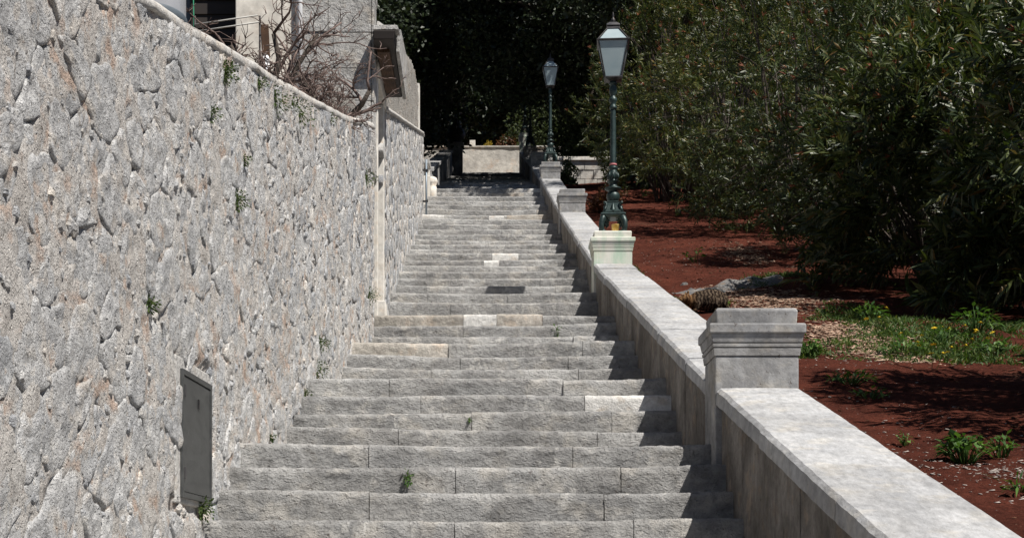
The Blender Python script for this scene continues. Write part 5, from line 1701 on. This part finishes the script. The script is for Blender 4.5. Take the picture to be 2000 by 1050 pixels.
litter('leaf_litter', [(4.2, 9, 2.0, 4.0, 3), (4.2, 15, 1.8, 4, 4), (4.0, 21, 1.8, 4, 4), (3.8, 27, 1.8, 5, 3), (3.4, 34, 1.6, 5, 2)],
       6000, 903, 'litter', 0.006, 0.028, 'brown fallen leaves lying thinly over the red soil', 0.12)

# flat rock ledge
def rock(label, cx, cd, lx, ly, h, seed, rot=0.0):
    n, K = 40, 9
    rings = []
    for k in range(K):
        t = k / (K - 1)
        sc = math.cos(t * math.pi / 2) ** 0.45 if k < K - 1 else 0.02
        ring = []
        for i in range(n):
            a = 2 * math.pi * i / n
            ca, sa = math.cos(a), math.sin(a)
            w = 1 + 0.28 * float(fbm(np.array([[ca * 1.6 + seed, sa * 1.6, t]]), 151, 3)[0])
            x, y = lx * ca * sc * w, ly * sa * sc * w
            X_, Y_ = x * math.cos(rot) - y * math.sin(rot) + cx, x * math.sin(rot) + y * math.cos(rot) + cd
            zz_ = zsoil(max(X_, 1.95), Y_) - 0.06 + (h + 0.06) * t + 0.09 * float(fbm(np.array([[X_ * 6, Y_ * 6, seed]]), 153, 4)[0])
            ring.append((X_, Y_, zz_))
        rings.append(ring)
    o = build('flat_rock', MB().loft(rings), M['rock'], None, False)
    return tag(o, label, 'rock')
x, d_, z_ = soil_at(1450, 560)
rock('long flat pale rock ledge lying on the soil behind the cat', x, d_, 0.62, 0.30, 0.07, 3.1, 0.12)
x, d_, z_ = soil_at(1360, 573)
rock('low grey rock slab between the parapet and the cat', x, d_, 0.42, 0.22, 0.05, 5.3, -0.05)
x, d_, z_ = soil_at(1335, 556)
rock('small pale stone on the red soil above the rock slab', x, d_, 0.07, 0.08, 0.04, 7.7, 0.3)
x, d_, z_ = soil_at(1745, 700)
rock('small pale stone on the wood chips', x, d_, 0.05, 0.05, 0.03, 9.7, 0.3)

# tabby cat, crouched with its head down towards the parapet; one closed skin over body, legs, ears and tail
def cat():
    x, d_, z_ = soil_at(1378, 612)
    mb = MB()
    def loft(path):                           # (centre, half width across, half height)
        rings = []
        n = 14
        for i, (c, ry, rz) in enumerate(path):
            a, b = Vector(path[max(i - 1, 0)][0]), Vector(path[min(i + 1, len(path) - 1)][0])
            t = (b - a).normalized()
            side = t.cross(Vector((0, 0, 1))).normalized()
            up = side.cross(t)
            rings.append([tuple(Vector(c) + side * ry * math.cos(6.2832 * k / n) + up * rz * math.sin(6.2832 * k / n)) for k in range(n)])
        mb.loft(rings)
    # body from the rump to the chest
    loft([((0.225, 0, 0.115), 0.015, 0.015), ((0.215, 0, 0.12), 0.055, 0.065), ((0.18, 0, 0.13), 0.085, 0.10), ((0.12, 0, 0.14), 0.098, 0.122), ((0.05, 0, 0.145), 0.10, 0.125),
          ((-0.03, 0, 0.143), 0.092, 0.115), ((-0.10, 0, 0.135), 0.08, 0.10), ((-0.15, -0.005, 0.13), 0.062, 0.075), ((-0.19, -0.012, 0.135), 0.048, 0.055), ((-0.215, -0.018, 0.14), 0.03, 0.03)])
    # head and muzzle
    loft([((-0.165, -0.01, 0.148), 0.02, 0.02), ((-0.18, -0.012, 0.15), 0.05, 0.045), ((-0.21, -0.02, 0.15), 0.062, 0.056), ((-0.24, -0.03, 0.142), 0.055, 0.05), ((-0.262, -0.038, 0.13), 0.036, 0.032),
          ((-0.282, -0.046, 0.122), 0.024, 0.02), ((-0.29, -0.05, 0.12), 0.008, 0.008)])
    for sy_ in (-1, 1):
        bx_, by_ = -0.20, -0.018 + sy_ * 0.036
        mb.loft([[(bx_ - 0.012, by_ - 0.020, 0.185), (bx_ + 0.012, by_ - 0.018, 0.185), (bx_ + 0.012, by_ + 0.018, 0.185), (bx_ - 0.012, by_ + 0.020, 0.185)],
                 [(bx_ - 0.007, by_ + sy_ * 0.006 - 0.004, 0.236), (bx_ + 0.007, by_ + sy_ * 0.006 - 0.004, 0.236), (bx_ + 0.007, by_ + sy_ * 0.006 + 0.004, 0.236), (bx_ - 0.007, by_ + sy_ * 0.006 + 0.004, 0.236)]])
        # fore leg, then the folded hind leg: knee forward against the belly, hock behind, long foot
        mb.tube([(-0.10, sy_ * 0.05, 0.11), (-0.105, sy_ * 0.055, 0.06), (-0.115, sy_ * 0.055, 0.025), (-0.15, sy_ * 0.055, 0.015)], [0.038, 0.026, 0.02, 0.017], 10)
        mb.tube([(0.16, sy_ * 0.06, 0.13), (0.13, sy_ * 0.082, 0.10), (0.08, sy_ * 0.09, 0.065)], [0.055, 0.058, 0.03], 10)
        mb.tube([(0.085, sy_ * 0.09, 0.065), (0.14, sy_ * 0.09, 0.04), (0.155, sy_ * 0.09, 0.022)], [0.03, 0.022, 0.019], 10)
        mb.tube([(0.158, sy_ * 0.09, 0.02), (0.10, sy_ * 0.09, 0.016), (0.06, sy_ * 0.09, 0.015)], [0.019, 0.018, 0.017], 10)
    mb.tube([(0.20, 0, 0.09), (0.245, -0.02, 0.06), (0.25, -0.07, 0.035), (0.20, -0.12, 0.022), (0.12, -0.135, 0.02), (0.05, -0.13, 0.02)], [0.022, 0.023, 0.022, 0.021, 0.019, 0.012], 10)
    o = build('cat', mb, M['cat'], None, True)
    m = o.modifiers.new('skin', 'REMESH')
    m.mode = 'VOXEL'
    m.voxel_size = 0.008
    m.use_smooth_shade = True
    m2 = o.modifiers.new('smooth', 'SMOOTH')
    m2.factor = 0.5
    m2.iterations = 3
    o.location = (x, d_, z_ - 0.003)
    o.scale = (1.08, 1.08, 1.0)
    o.rotation_euler = (0, 0, math.radians(10))
    tag(o, 'brown tabby cat crouching with its head down on the soil behind the parapet', 'cat')
cat()
